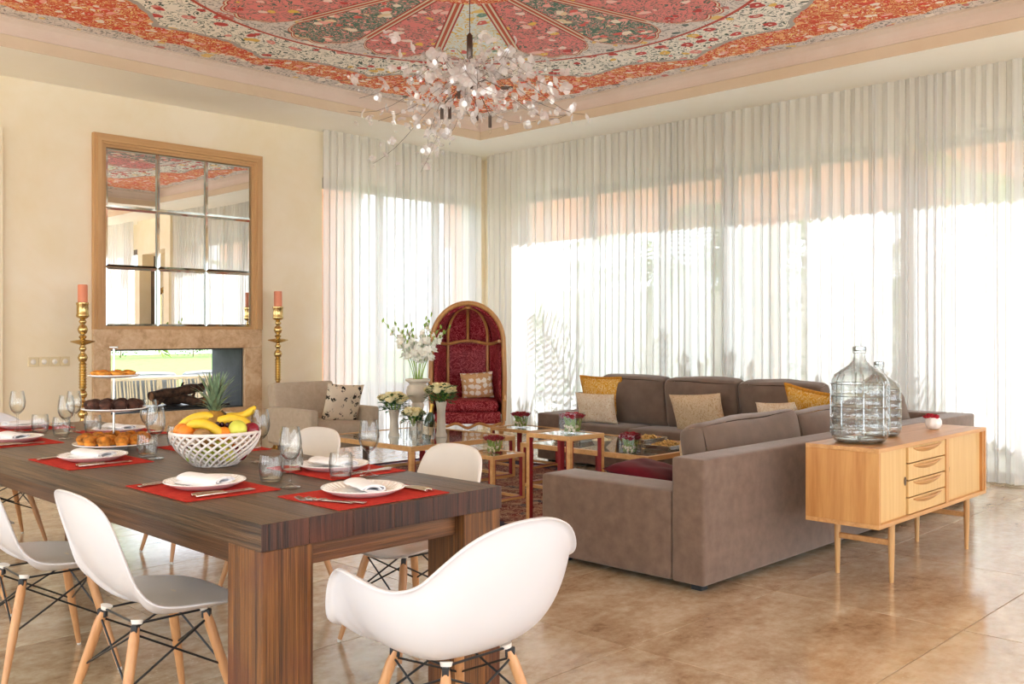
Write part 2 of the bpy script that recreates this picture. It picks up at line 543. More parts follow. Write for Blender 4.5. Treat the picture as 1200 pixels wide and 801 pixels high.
    panel = t.mix(t.m('LESS_THAN', i4, .5), t.mix(cut(i4, 1.5, 2.5), f_pink, f_green), f_blue)
    med = t.mix(t.m('GREATER_THAN', dd, 0.0), med, hexc('#c65a3f'))
    med = t.mix(t.m('GREATER_THAN', dd, .014), med, hexc('#e7dcc4'))
    med = t.mix(t.m('GREATER_THAN', dd, .032), med, hexc('#b8483a'))
    med = t.mix(t.m('GREATER_THAN', dd, .048), med, panel)
    med = t.mix(cut(r, 2.205, 2.24), med, hexc('#c2503f'))
    med = t.mix(t.m('LESS_THAN', r, .55), med, f_orange)
    col = t.mix(in_m, col, med)
    t.base(col, .7, 0, spec=.25)
    return t.mat
CX, CY, CHALF = 4.75, 5.1, 3.33
M['painting'] = painted_ceiling('painted_floral_ceiling', CX, CY, CHALF)
M['painting2'] = painted_ceiling('painted_floral_ceiling_dining', 4.75, -2.4, 3.33)

def sheer():
    t = NT('sheer_voile'); vec = t.coord(scale=(1, 1, 1))
    geo = t.n.new('ShaderNodeNewGeometry')
    dp = t.node('ShaderNodeVectorMath', operation='DOT_PRODUCT')
    t.l.new(geo.outputs['Incoming'], dp.inputs[0]); t.l.new(geo.outputs['Normal'], dp.inputs[1])
    f = t.m('SUBTRACT', 1.0, t.m('ABSOLUTE', dp.outputs['Value']), clamp=True)
    thick = t.noise(t.coord(scale=(5.5, 5.5, .12)), 1.6, 3, .6)
    tr = t.node('ShaderNodeBsdfTransparent', {'Color': (.93, .94, .96, 1)})
    tcol = t.mix(t.m('POWER', f, 1.5), (.80, .83, .90, 1), (.50, .52, .56, 1))
    tl = t.node('ShaderNodeBsdfTranslucent', {'Color': tcol})
    df = t.node('ShaderNodeBsdfDiffuse', {'Color': (.96, .92, .84, 1)})
    m1 = t.n.new('ShaderNodeMixShader'); m1.inputs[0].default_value = .5
    t.l.new(tl.outputs[0], m1.inputs[1]); t.l.new(df.outputs[0], m1.inputs[2])
    op = t.m('ADD', t.m('ADD', .79, t.m('MULTIPLY', t.m('POWER', f, 1.3), .32)), t.m('MULTIPLY', t.m('SUBTRACT', thick, .5), .8), clamp=True)
    m2 = t.n.new('ShaderNodeMixShader')
    t.l.new(op, m2.inputs[0]); t.l.new(tr.outputs[0], m2.inputs[1]); t.l.new(m1.outputs[0], m2.inputs[2])
    t.l.new(m2.outputs[0], t.out.inputs['Surface'])
    return t.mat
M['sheer'] = sheer()
M['frame'] = plain('bronze_window_frame', '#6b5b4f', .45, 0)
M['pane'] = thin_glass('window_glass', (.97, .985, .98), (.9, .93, .93), .5)
M['glass'] = thin_glass('clear_glass', (.985, .99, .985), (.26, .28, .30), .9, .04, .0, 2.0)
M['tumbler'] = thin_glass('clear_tumbler_glass', (.985, .99, .985), (.34, .37, .39), .85, .04, .0, 2.0)
M['topglass'] = thin_glass('table_top_glass', (.9, .95, .93), (.85, .9, .88), 1.0, .1)
def carboy_glass():
    t = NT('carboy_glass')
    t.b.inputs['Base Color'].default_value = (.97, .98, .97, 1); t.b.inputs['Roughness'].default_value = .0
    t.b.inputs['Transmission Weight'].default_value = 1; t.b.inputs['IOR'].default_value = 1.45
    t.bump(t.noise(t.coord(), 9, 3), .12, .02)
    return t.mat
M['carboy'] = carboy_glass()
M['plastic'] = plain('white_shell_plastic', '#dddde3', .28, 0, var=.005)
M['plastic_beige'] = plain('ivory_shell_plastic', '#e3dcd6', .3, 0, var=.01)
M['beech'] = wood('beech_leg_wood', '#b87f4f', '#d8a676', 'Z', 1, .4, 20, .08)
M['black'] = plain('black_painted_steel', '#17181b', .4, 0, var=.02)
M['rubber'] = plain('pale_nylon', '#e8e2da', .5)
M['chrome'] = metal('polished_steel', '#d9d6d2', .12)
M['steel'] = metal('cutlery_steel', '#d8d0c4', .16)
M['darksteel'] = metal('dark_nickel', '#6c625c', .3)
M['brass'] = metal('polished_brass', '#d2b478', .22, .15)
M['silver'] = metal('silver_tray_metal', '#c8c5c2', .25)
M['mirror'] = metal('mirror_silvering', '#fbfbfa', .0)
M['mirror'].node_tree.nodes['Principled BSDF'].inputs['Base Color'].default_value = (.93, .94, .93, 1)
for l in list(M['mirror'].node_tree.links):
    if l.to_socket.name == 'Base Color': M['mirror'].node_tree.links.remove(l)
M['bevelglass'] = metal('bevelled_mirror_edge', '#d9e0dd', .05)
M['plank_y'] = wood('weathered_table_plank', '#21150d', '#74563c', 'Y', 1, .34, 75, 1.0, (.38, .63), ('#4a3422', .5))
M['endgrain'] = wood('sawn_end_block', '#190f0b', '#5c3628', 'Z', 1, .5, 80, 1.0, (.38, .64), ('#8f4a30', .45))
M['leg_wood'] = wood('reclaimed_leg_timber', '#2b160d', '#94602f', 'Z', 1, .5, 75, 1.0, (.36, .66), ('#5e2a1c', .8))
M['apron_x'] = wood('reclaimed_apron_timber', '#44291a', '#9a6840', 'X', 1, .5, 60, .8, (.36, .66), ('#7c4630', .4))
M['apron_y'] = wood('reclaimed_apron_timber_long', '#33211530'[:7], '#775236', 'Y', 1, .5, 60, .8, (.36, .66))
M['oak_x'] = wood('light_oak', '#b9824a', '#e0b077', 'X', 1, .38, 26, .08, (.3, .7))
M['oak_z'] = wood('light_oak_upright', '#bf8c55', '#dcb27b', 'Z', 1, .38, 30, .08, (.3, .7))
M['oak_side'] = wood('figured_oak_side', '#b87c41', '#d9a566', 'Z', .8, .38, 14, .08, (.36, .64))
M['oak_door'] = wood('oak_door_veneer', '#d0a568', '#e6c489', 'Z', 1, .42, 60, .05, (.3, .7))
M['birch'] = wood('birch_frame_wood', '#c08e55', '#e3b880', 'X', 1, .4, 20, .06)
M['pine'] = wood('pale_mirror_frame_wood', '#b98a58', '#d6ae7c', 'Z', .6, .5, 24, .2)
M['pine_x'] = wood('pale_mirror_frame_wood_rail', '#b98a58', '#d6ae7c', 'X', .6, .5, 24, .2)
M['giltwood'] = wood('honey_carved_wood', '#a9713a', '#d9a463', 'Z', 1, .35, 12, .1)
M['redwood'] = plain('dark_red_lacquer', '#8e1f28', .4, var=.08)
M['sofa'] = fabric('taupe_suede_fabric', '#6d594d', '#826d60', .85, 14, 300, .3, .35)
M['sofa_c'] = fabric('taupe_cushion_fabric', '#6b5a4e', '#7d6a5d', .85, 7, 300, .3, .35)
M['beige'] = fabric('beige_linen_fabric', '#b5a590', '#c4b5a1', .9, 20, 320, .3)
M['rose_red'] = fabric('dark_red_rose_petal', '#8e1426', '#b2283b', .6, 20, 60, .1)
M['bright_red'] = fabric('bright_red_petal', '#b3122e', '#d43348', .6, 20, 60, .1)
M['rose_white'] = fabric('cream_rose_petal', '#f4e6a8', '#fbf3cf', .6, 30, 60, .1)
M['petal_white'] = fabric('white_gladiolus_petal', '#eeefe2', '#fbfbf3', .6, 30, 60, .1)
M['leaf'] = plain('green_leaf', '#3f6b33', .5, var=.25, scale=20)
M['stemg'] = plain('pale_green_stem', '#8aa845', .5, var=.15, scale=20)
M['marble'] = plain('cream_marble', '#dcd3c2', .3, var=.07, scale=7)
M['porcelain'] = plain('white_porcelain', '#f3f0ee', .12, var=.01)
M['linen'] = fabric('white_linen', '#eeecf0', '#f8f7f8', .9, 30, 300, .2)
M['bowl'] = plain('white_ceramic_lattice', '#eee6e0', .3, var=.02)
def felt():
    t = NT('red_felt_mat'); vec = t.coord()
    t.base(t.ramp(t.noise(vec, 40, 5, .7), [(.3, hexc('#b32a22')), (.7, hexc('#cf4034'))]), .9, 0, spec=.2)
    t.bump(t.noise(vec, 180, 3), .6, .003)
    return t.mat
M['felt'] = felt()

def printed(name, ground, inkc, scale=16, thr=.42, kind='floral', rough=.85, edge=.5):
    t = NT(name); vec = t.coord()
    if kind == 'floral':
        v1 = t.vor(vec, scale, 'F1', None)
        n = t.noise(vec, scale * 2.6, 2, .5, 1.5)
        a = t.m('LESS_THAN', t.m('ADD', v1.outputs['Distance'], t.m('MULTIPLY', t.m('SUBTRACT', n, .5), 1.2)), thr)
        a = t.m('MULTIPLY', a, t.m('GREATER_THAN', v1.outputs['Distance'], .07))
    elif kind == 'scroll':
        n = t.noise(vec, scale, 2, .5, 2.0)
        a = t.m('LESS_THAN', t.m('ABSOLUTE', t.m('SUBTRACT', t.m('FRACT', t.m('MULTIPLY', n, 6.0)), .5)), thr)
    else:
        v1 = t.vor(vec, scale, 'F1', None, rand=.25)
        n = t.noise(vec, scale * 2, 2, .5, 1.)
        a = t.m('LESS_THAN', t.m('ADD', v1.outputs['Distance'], t.m('MULTIPLY', t.m('SUBTRACT', n, .5), .7)), thr)
    t.base(t.mix(a, hexc(ground), hexc(inkc)), rough, 0, spec=.2)
    t.bump(t.noise(vec, 260, 2), .3, .002)
    return t.mat
M['blackfloral'] = printed('black_on_cream_floral_print', '#e0d2bc', '#1f1d1c', 14, .33)
M['damask_red'] = printed('crimson_damask', '#7e1424', '#b4545a', 9, .2, 'scroll', .45)
M['star'] = printed('ochre_star_print', '#cfa576', '#f3ebde', 13, .42, 'star')
M['goldpaisley'] = printed('gold_paisley', '#d9a038', '#efd79c', 16, .14, 'scroll')
M['goldtrim'] = plain('gold_fringe', '#c98a22', .8, var=.1, scale=60)
M['creamlace'] = printed('cream_lace_weave', '#e6d9c4', '#cdb088', 22, .16, 'scroll')
M['beigedamask'] = printed('beige_damask', '#d8c3a3', '#bf9f78', 13, .12, 'scroll', .5)
M['velvet'] = fabric('crimson_velvet', '#4a0715', '#6d0d24', .8, 6, 200, .2, .08)

def rugmat():
    t = NT('persian_rug'); vec = t.coord()
    v = t.vor(vec, 9, 'F1', None)
    cc = t.n.new('ShaderNodeSeparateColor'); t.l.new(v.outputs['Color'], cc.inputs[0])
    pal = t.ramp(cc.outputs[0], [(0, hexc('#7c3b3a')), (.2, hexc('#3b4052')), (.4, hexc('#a58a78')), (.6, hexc('#5b2b31')), (.8, hexc('#8f6d5c'))], 'CONSTANT')
    n = t.noise(vec, 14, 3, .6, 1.5)
    line = t.m('LESS_THAN', t.m('ABSOLUTE', t.m('SUBTRACT', t.m('FRACT', t.m('MULTIPLY', n, 6.0)), .5)), .16)
    c = t.mix(line, t.mix(t.m('LESS_THAN', v.outputs['Distance'], .5), hexc('#6e3a3b'), pal), hexc('#b39a85'))
    sp = t.n.new('ShaderNodeSeparateXYZ'); t.l.new(vec, sp.inputs[0])
    d = t.m('MINIMUM', t.m('SUBTRACT', 1.25, t.m('ABSOLUTE', sp.outputs[0])), t.m('SUBTRACT', 1.85, t.m('ABSOLUTE', sp.outputs[1])))
    c = t.mix(t.m('LESS_THAN', d, .22), c, t.mix(t.m('LESS_THAN', v.outputs['Distance'], .33), hexc('#3a3a4c'), pal))
    c = t.mix(t.m('LESS_THAN', d, .05), c, hexc('#5a1f25'))
    t.base(c, .95, 0, spec=.1)
    t.bump(t.noise(vec, 150, 3), .5, .004)
    return t.mat
M['rug'] = rugmat()

def stonemat():
    t = NT('travertine_mantel'); vec = t.coord()
    f = t.noise(vec, 7, 6, .7, .8); g = t.noise(vec, 30, 4, .7)
    ff = t.m('ADD', t.m('MULTIPLY', f, .7), t.m('MULTIPLY', g, .3))
    t.base(t.ramp(ff, [(.36, hexc('#b58e66')), (.5, hexc('#d3b189')), (.64, hexc('#e2c8a4'))]), .45, 0)
    t.bump(g, .15, .004)
    return t.mat
M['mantel'] = stonemat()
M['firebox'] = plain('sooty_firebox_steel', '#34383a', .7, var=.25, scale=5)
M['log'] = plain('charred_bark', '#4b3628', .9, var=.4, scale=18, bump=1, bscale=40)
M['logend'] = plain('split_log_wood', '#9b6b45', .9, var=.2, scale=20)
M['candle'] = plain('salmon_wax', '#ea9370', .5, var=.03)
M['switch'] = plain('switch_plastic', '#e3d2aa', .4, var=.01)
M['switchkey'] = plain('switch_key_white', '#ece6da', .35, var=.01)
M['muffin'] = plain('golden_muffin', '#d8933a', .8, var=.2, scale=30, bump=.6, bscale=90)
M['muffintop'] = plain('baked_muffin_crown', '#c47a26', .8, var=.3, scale=35, bump=.8, bscale=80)
M['choc'] = plain('chocolate_muffin', '#4c2c20', .85, var=.3, scale=35, bump=.9, bscale=80)
M['banana'] = plain('banana_skin', '#eac233', .5, var=.1, scale=14)
M['banana_tip'] = plain('banana_tip', '#5b4a26', .7)
M['orange'] = plain('orange_peel', '#f08a24', .5, var=.08, scale=20, bump=.4, bscale=160)
M['lemon'] = plain('yellow_green_pear_skin', '#cfd053', .45, var=.1, scale=9)
M['redapple'] = plain('dark_red_apple', '#7c1226', .25, var=.25, scale=9)
M['greenapple'] = plain('green_apple', '#9fb03a', .3, var=.2, scale=9)
M['kiwi'] = plain('kiwi_skin', '#9a7444', .9, var=.15, scale=30, bump=.5, bscale=120)
M['grape'] = plain('dark_grape', '#3a1426', .25, var=.2)
M['pinebody'] = plain('pineapple_rind', '#a9792f', .7, var=.3, scale=25, bump=1, bscale=40)
M['pineleaf'] = plain('pineapple_leaf', '#6f8566', .5, var=.3, scale=30)
M['nuts'] = plain('mixed_nuts', '#dcae68', .7, var=.3, scale=60)
M['popcorn'] = plain('pale_snack', '#efe3c6', .8, var=.1, scale=60)
M['bottle'] = plain('dark_green_bottle_glass', '#1f3a22', .1, var=.05)
M['foil'] = metal('gold_foil', '#d8b25a', .35, .5)
M['label'] = plain('cream_bottle_label', '#e7cfa4', .6)
M['petalglass'] = None
def crystal():
    t = NT('frosted_crystal_petal')
    tr = t.node('ShaderNodeBsdfTransparent', {'Color': (1, 1, 1, 1)})
    df = t.node('ShaderNodeBsdfTranslucent', {'Color': (.97, .95, .95, 1)})
    d2 = t.node('ShaderNodeBsdfDiffuse', {'Color': (.95, .93, .93, 1)})
    gl = t.node('ShaderNodeBsdfGlossy', {'Color': (1, 1, 1, 1), 'Roughness': .08})
    a = t.n.new('ShaderNodeMixShader'); a.inputs[0].default_value = .6; t.l.new(df.outputs[0], a.inputs[1]); t.l.new(d2.outputs[0], a.inputs[2])
    b = t.n.new('ShaderNodeMixShader'); b.inputs[0].default_value = .6; t.l.new(tr.outputs[0], b.inputs[1]); t.l.new(a.outputs[0], b.inputs[2])
    c = t.n.new('ShaderNodeMixShader'); c.inputs[0].default_value = .14; t.l.new(b.outputs[0], c.inputs[1]); t.l.new(gl.outputs[0], c.inputs[2])
    t.l.new(c.outputs[0], t.out.inputs['Surface'])
    return t.mat
M['petalglass'] = crystal()
# outdoors
M['terrace'] = plain('pale_terrace_paving', '#e9e5dc', .8, var=.05)
M['lawn'] = plain('sunny_lawn', '#557a26', .9, var=.25, scale=3, bump=.6, bscale=60)
M['salmon'] = plain('salmon_render', '#dd9a76', .9, var=.06, scale=2)
M['whitewall'] = plain('whitewashed_garden_wall', '#f1ece2', .9, var=.03)
M['palm'] = plain('palm_frond_green', '#7c9a3e', .6, var=.3, scale=8)
M['trunk'] = plain('palm_trunk_bark', '#7d6a52', .9, var=.3, scale=12, bump=1, bscale=30)
M['bush'] = plain('garden_shrub_leaf', '#5a8230', .7, var=.4, scale=12)
M['rope'] = plain('pale_rope_weave', '#a59a88', .8)
M['greycushion'] = fabric('grey_outdoor_fabric', '#6f747b', '#858a90')

# ------------------------------------------------------------------ the room shell
XB, YA = 9.05, 9.42
ZS, ZC = 3.66, 3.90
XMIN, YMIN = -3.0, -4.0

# floor: grout slab with travertine tiles
fl = MB().bx(XMIN - .3, XB + .35, YMIN - .3, YA + .35, -.12, -.0035).build('floor', M['grout'], smooth=0); struct(fl)
TX, TY, gap = 1.22, .92, .004
tile_me = MB().bx(-TX / 2 + gap / 2, TX / 2 - gap / 2, -TY / 2 + gap / 2, TY / 2 - gap / 2, -.003, 0).build('tile', M['tile'], fl, smooth=0, bevel=.0012, seg=1)
x0, y0 = 3.22 - 6 * TX, 2.47 - 8 * TY
first = True
nx, ny = 11, 17
for i in range(nx):
    for j in range(ny):
        xa = x0 + i * TX; ya = y0 + j * TY
        if xa > XB + .2 or ya > YA + .2 or ya + TY < YMIN or xa + TX < XMIN: continue
        if xa < -.5 and ya > 6: pass
        o = tile_me if first else tile_me.copy()
        if not first: COL.objects.link(o); o.parent = fl
        first = False
        o.location = (xa + TX / 2, ya + TY / 2, rnd.uniform(-.0004, .0004))

# wall on the left of the photo (mirror, fireplace) with the opening of a see-through fireplace
FX0, FX1, FZ0, FZ1 = 3.93, 5.39, .51, 1.15
wl = MB()
wl.bx(XMIN, FX0, YA, YA + .35, 0, 4.2)
wl.bx(FX0, FX1, YA, YA + .35, 0, FZ0)
wl.bx(FX0, FX1, YA, YA + .35, FZ1, 4.2)
wl.bx(FX1, 6.42, YA, YA + .35, 0, 4.2)
wl.bx(6.42, XB + .35, YA, YA + .35, 3.14, 4.2)
wl.bx(8.98, XB + .35, YA + .0, YA + .35, 0, 3.14)
struct(wl.build('wall_left', M['wall'], smooth=0))
# wall on the right (window wall)
wr_ = MB()
wr_.bx(XB, XB + .35, .6, YA, 3.14, 4.2)
wr_.bx(XB, XB + .35, 8.85, YA, 0, 3.14)
wr_.bx(XB, XB + .35, .37, .8, 0, 3.14)
# niche with a header, behind the camera's right
wr_.bx(XB - .25, XB, .37, .6, 0, 4.2)
wr_.bx(XB - .25, XB, -1.0, -.77, 0, 4.2)
wr_.bx(XB - .25, XB, -.77, .37, 2.95, 4.2)
wr_.bx(XB + .3, XB + .35, -1.0, .6, 0, 4.2)
wr_.bx(XB, XB + .3, -1.0, .6, 2.95, 4.2)
wr_.bx(XB, XB + .35, -4.0, -1.0, 3.14, 4.2)
struct(wr_.build('wall_right', M['wall'], smooth=0))
# walls behind the camera: broad unseen openings, put in to let daylight in
wb_ = MB()
wb_.bx(XMIN - .3, XB + .35, YMIN - .3, YMIN, 3.0, 4.2)
for xx in (XMIN - .3, 0.4, 3.2, 6.0, XB): wb_.bx(xx, xx + .3, YMIN - .3, YMIN, 0, 3.0)
struct(wb_.build('wall_back', M['wall'], smooth=0))
wf = MB()
wf.bx(XMIN - .3, XMIN, YMIN, YA, 3.0, 4.2)
for yy in (YMIN, -1.2, 1.8, 4.8, YA - .6): wf.bx(XMIN - .3, XMIN, yy, yy + .6, 0, 3.0)
struct(wf.build('wall_front', M['wall'], smooth=0))

# soffit ring and ceilings
IX0, IX1, IY0, IY1 = 1.45, 8.05, 1.75, 8.45
sf = MB()
sf.bx(XMIN - .3, XB + .3, IY1, YA + .2, ZS, 4.2)
sf.bx(IX1, XB + .3, YMIN - .3, IY1, ZS, 4.2)
sf.bx(IX0 - .9, IX0, YMIN, IY1, ZS, 4.2)
sf.bx(IX0, IX1, IY0 - .8, IY0, ZS, 4.2)
struct(sf.build('ceiling_soffit', M['soffit'], smooth=0)); 
cl = MB().bx(IX0, IX1, IY0, IY1, ZC, ZC + .1).build('ceiling', M['painting'], smooth=0); struct(cl)
cl2 = MB().bx(IX0, IX1, YMIN, IY0 - .8, ZC, ZC + .1).build('ceiling_2', M['painting2'], smooth=0); struct(cl2)
cl3 = MB().bx(XMIN - .3, IX0 - .9, YMIN - .3, IY1, ZC, ZC + .1).build('ceiling_3', M['soffit'], smooth=0); struct(cl3)

def ringsweep(mb, x0, x1, y0, y1, prof, mi=0):
    loops = []
    for (ins, z) in prof:
        loops.append([(x0 + ins, y0 + ins, z), (x1 - ins, y0 + ins, z), (x1 - ins, y1 - ins, z), (x0 + ins, y1 - ins, z)])
    for a in range(len(loops) - 1):
        b = loops[a]; c = loops[a + 1]
        for k in range(4):
            k2 = (k + 1) % 4
            mb.add([b[k], b[k2], c[k2], c[k]], [(0, 1, 2, 3)], mi)
mb = MB()
ringsweep(mb, IX0, IX1, IY0, IY1, [(-.001, ZS - .001), (.004, ZS), (.004, ZS + .10), (.002, ZS + .105)])
struct(mb.build('trim_1', M['tan'], smooth=0))
mb = MB()
ringsweep(mb, IX0, IX1, IY0, IY1, [(.0, ZS + .10), (.022, ZS + .10), (.022, ZS + .122), (.012, ZS + .126), (.018, ZS + .16), (.032, ZS + .195), (.058, ZS + .218), (.064, ZS + .222), (.064, ZS + .232), (.085, ZS + .235), (.085, ZC + .002)])
struct(mb.build('trim_2', M['rose_tan'], smooth=0))
mb = MB()
ringsweep(mb, IX0, IX1, YMIN, IY0 - .8, [(.002, ZS), (.004, ZS + .1), (.022, ZS + .1), (.022, ZS + .2), (.08, ZC)])
struct(mb.build('trim_3', M['tan'], smooth=0))

# cream door at the edge of view on the mirror wall
d1 = empty('door_1'); d1.location = (2.45, YA, 0); struct(d1)
MB().bx(-.50, .42, -.03, -.001, 0, 3.1).build('door_leaf', M['wall'], d1, bevel=.004)
q = MB(); q.bx(.42, .5, -.045, -.001, 0, 3.18); q.bx(-.58, -.5, -.045, -.001, 0, 3.18); q.bx(-.5, .42, -.045, -.001, 3.1, 3.18)
q.build('door_frame', M['wall'], d1, bevel=.004)

# windows: frames and panes
def window(name, along, pos, a0, a1, bars, z1=3.12, w=.05, wide=()):
    """along 'Y': window in the plane X=pos ; along 'X': plane Y=pos"""
    root = empty(name); struct(root); root.location = (0, 0, 0)
    def bar(nm, lo, hi, z0, zz1, dp=.09, mat='frame'):
        m = MB()
        if along == 'Y': m.bx(pos - dp / 2, pos + dp / 2, lo, hi, z0, zz1)
        else: m.bx(lo, hi, pos - dp / 2, pos + dp / 2, z0, zz1)
        return m.build(nm, M[mat], root, smooth=0)
    bar('top_rail', a0, a1, z1 - .09, z1 + .03)
    bar('bottom_rail', a0, a1, 0.0, .06)
    edges = [a0] + list(bars) + [a1]
    for e in edges:
        ww = .15 if e in wide else w
        bar('mullion', e - ww / 2, e + ww / 2, .06, z1 - .09, .11)
    for a, b in zip(edges[:-1], edges[1:]):
        bar('pane', a + w / 2, b - w / 2, .06, z1 - .09, .008, 'pane')
    return root
window('window_1', 'X', 9.56, 6.45, 8.95, [7.36, 8.28])
window('window_2', 'Y', 9.2, 3.69, 8.8, [7.62, 6.56, 5.67, 4.65], wide=(5.67, 3.69))
window('window_3', 'Y', 9.2, .83, 3.61, [2.2])
window('window_4', 'Y', 9.2, -3.9, -1.05, [-2.4])

# ------------------------------------------------------------------ sheer curtains
def curtain(along, pos, a0, a1, label, seed, z0=.02, z1=ZS - .002, group='sheer curtains'):
    L = a1 - a0
    lam = .105
    n = int(L / lam * 11)
    rs = random.Random(seed)
    ph = rs.random() * 10
    offs = []
    phase = 0
    for i in range(n + 1):
        x = i / n * L
        k = 1 + .55 * noise.noise(Vector((x * 2.1 + seed * 3.7, 1.3, 0)))
        phase += (L / n) / lam * 2 * PI * k
        amp = .032 * (1 + .7 * noise.noise(Vector((x * 3.3 + seed, 7.1, 0))))
        offs.append((phase, amp))
    m = MB()
    rows = [0, .02, .25, .5, .75, .93, 1]
    def f(u, v):
        i = min(n, int(round(u * n)))
        phs, amp = offs[i]
        z = z1 + (z0 - z1) * v
        taper = .55 + .45 * min(1, v * 2.2)
        o = amp * taper * math.sin(phs) + .02 * noise.noise(Vector((u * L * 1.1, v * 1.2, seed)))
        x = a0 + u * L + amp * .35 * math.sin(2 * phs) + .012 * v * math.sin(phs * .31 + seed)
        return (pos + o, x, z) if along == 'Y' else (x, pos + o, z)
    m.grid(f, n, 7)
    o = m.build('curtain', M['sheer'], smooth=180, weld=False)
    return tag(o, label, 'curtain', group)
curtain('X', 9.27, 6.33, 7.55, 'sheer white curtain beside the plain wall, behind the beige armchair', 1)
curtain('X', 9.25, 7.50, 8.80, 'sheer white curtain between the room corner and the armchair curtain', 2)
curtain('Y', 8.83, 7.20, 9.16, 'sheer white curtain by the room corner behind the red hooded chair', 3)
curtain('Y', 8.85, 5.45, 7.24, 'sheer white curtain behind the end cushions of the sofa', 4)
curtain('Y', 8.83, 3.85, 5.50, 'sheer white curtain behind the middle cushions of the sofa', 5)
curtain('Y', 8.85, 2.60, 3.90, 'sheer white curtain directly behind the two glass carboys', 6)
curtain('Y', 8.83, .62, 2.65, 'sheer white curtain beyond the end of the sideboard, brightest of all', 7)
curtain('Y', 8.70, -3.9, -1.02, 'sheer white curtain seen only in the wall mirror', 8)

# ------------------------------------------------------------------ fireplace, mirror, wall things
fp = thing('fireplace', 'pale travertine see-through fireplace set below the large wall mirror', 'fireplace', (4.68, YA, 0))
SX = .92
m = MB().bx(-SX, SX, -.045, .0, FZ1, 1.35); m.build('lintel', M['mantel'], fp, bevel=.004)
m = MB().bx(-SX, FX0 - 4.68, -.045, .0, 0, FZ1); m.build('jamb', M['mantel'], fp, bevel=.004)
m = MB().bx(FX1 - 4.68, SX, -.045, .0, 0, FZ1); m.build('jamb', M['mantel'], fp, bevel=.004)
m = MB().bx(FX0 - 4.68, FX1 - 4.68, -.045, 0, 0, FZ0); m.build('hearth_front', M['mantel'], fp, bevel=.004)
# firebox shell reaching through the wall
m = MB(); m.bx(FX1 - 4.68 - .015, FX1 - 4.68 - .002, 0, .66, FZ0, FZ1); m.build('side_lining', M['firebox'], fp)
m = MB(); m.bx(FX0 - 4.68 + .002, FX0 - 4.68 + .015, 0, .66, FZ0, FZ1); m.build('side_lining', M['firebox'], fp)
m = MB(); m.bx(FX0 - 4.68 + .015, FX1 - 4.68 - .015, 0, .66, FZ1 - .015, FZ1 - .002); m.build('top_lining', M['firebox'], fp)
m = MB(); m.bx(FX0 - 4.68 - .02, FX1 - 4.68 + .02, -.0, .66, FZ0 - .03, FZ0 + .012); m.build('hearth_plate', M['firebox'], fp)
m = MB(); m.bx(FX0 - 4.68 + .25, FX1 - 4.68 - .1, .1, .5, FZ0 + .012, FZ0 + .035); m.build('grate', M['black'], fp, bevel=.004)

def log(L, r, seed):
    m = MB()
    n = 12; pts = []; rs = []
    for i in range(n + 1):
        t = i / n
        pts.append((L * (t - .5), .05 * noise.noise(Vector((t * 2, seed, 0))), .05 * noise.noise(Vector((t * 2, seed, 5)))))
        rs.append(r * (1 + .22 * noise.noise(Vector((t * 5, seed, 9)))))
    m.tube(pts, rs, 12)
    m.cyl((L * .5 - .002, pts[-1][1], pts[-1][2]), (L * .5 + .004, pts[-1][1], pts[-1][2]), r * .85, n=12, mi=1)
    m.cyl((-L * .5 - .004, pts[0][1], pts[0][2]), (-L * .5 + .002, pts[0][1], pts[0][2]), r * .85, n=12, mi=1)
    k = 6
    m.tube([(L * .1, 0, r * .6), (L * .14, .02, r * 1.4), (L * .17, .02, r * 1.6)], [r * .4, r * .25, r * .15], 6)
    return m.build('firewood_log', [M['log'], M['logend']])
lg = log(.62, .052, 1); lg.location = (4.77, YA + .28, FZ0 + .175); lg.rotation_euler = (0, R(-6), R(8))
tag(lg, 'long charred firewood log lying on top in the fireplace', 'log')
lg = log(.36, .05, 2); lg.location = (4.86, YA + .2, FZ0 + .088); lg.rotation_euler = (0, R(4), R(-52))
tag(lg, 'short split log with pale end under the long charred log', 'log')
lg = log(.40, .045, 3); lg.location = (4.7, YA + .36, FZ0 + .082); lg.rotation_euler = (0, R(0), R(30))
tag(lg, 'dark charred log at the back of the fireplace pile', 'log')

mr = thing('wall_mirror', 'large square wall mirror divided into nine panes, in a pale wooden border', 'mirror', (4.68, YA, 1.35))
FW = .125; MT = 1.91
def rail(side, mat):
    prof = [(0, 0), (0, .055), (.028, .055), (.032, .07), (.072, .07), (.078, .05), (.098, .05), (.102, .035), (.125, .035), (.125, .008)]
    m = MB()
    vs = []
    for (o, d) in prof:
        if side == 'T': vs += [(-SX + o, -d, MT - o), (SX - o, -d, MT - o)]
        if side == 'L': vs += [(-SX + o, -d, 0), (-SX + o, -d, MT - o)]
        if side == 'R': vs += [(SX - o, -d, MT - o), (SX - o, -d, 0)]
    fs = [(2 * k, 2 * k + 1, 2 * k + 3, 2 * k + 2) for k in range(len(prof) - 1)]
    m.add(vs, fs)
    return m.build('frame_rail', mat, mr, smooth=0)
rail('L', M['pine']); rail('R', M['pine']); rail('T', M['pine_x'])
m = MB().bx(-SX + FW, SX - FW, -.03, 0, .0, .03); m.build('frame_rail', M['pine_x'], mr)
PW = (2 * SX - 2 * FW) / 3; PH = (MT - FW - .03) / 3
MB().bx(-SX + .02, SX - .02, -.012, 0, .02, MT - .02).build('backing', M['pine'], mr)
pane_me = None
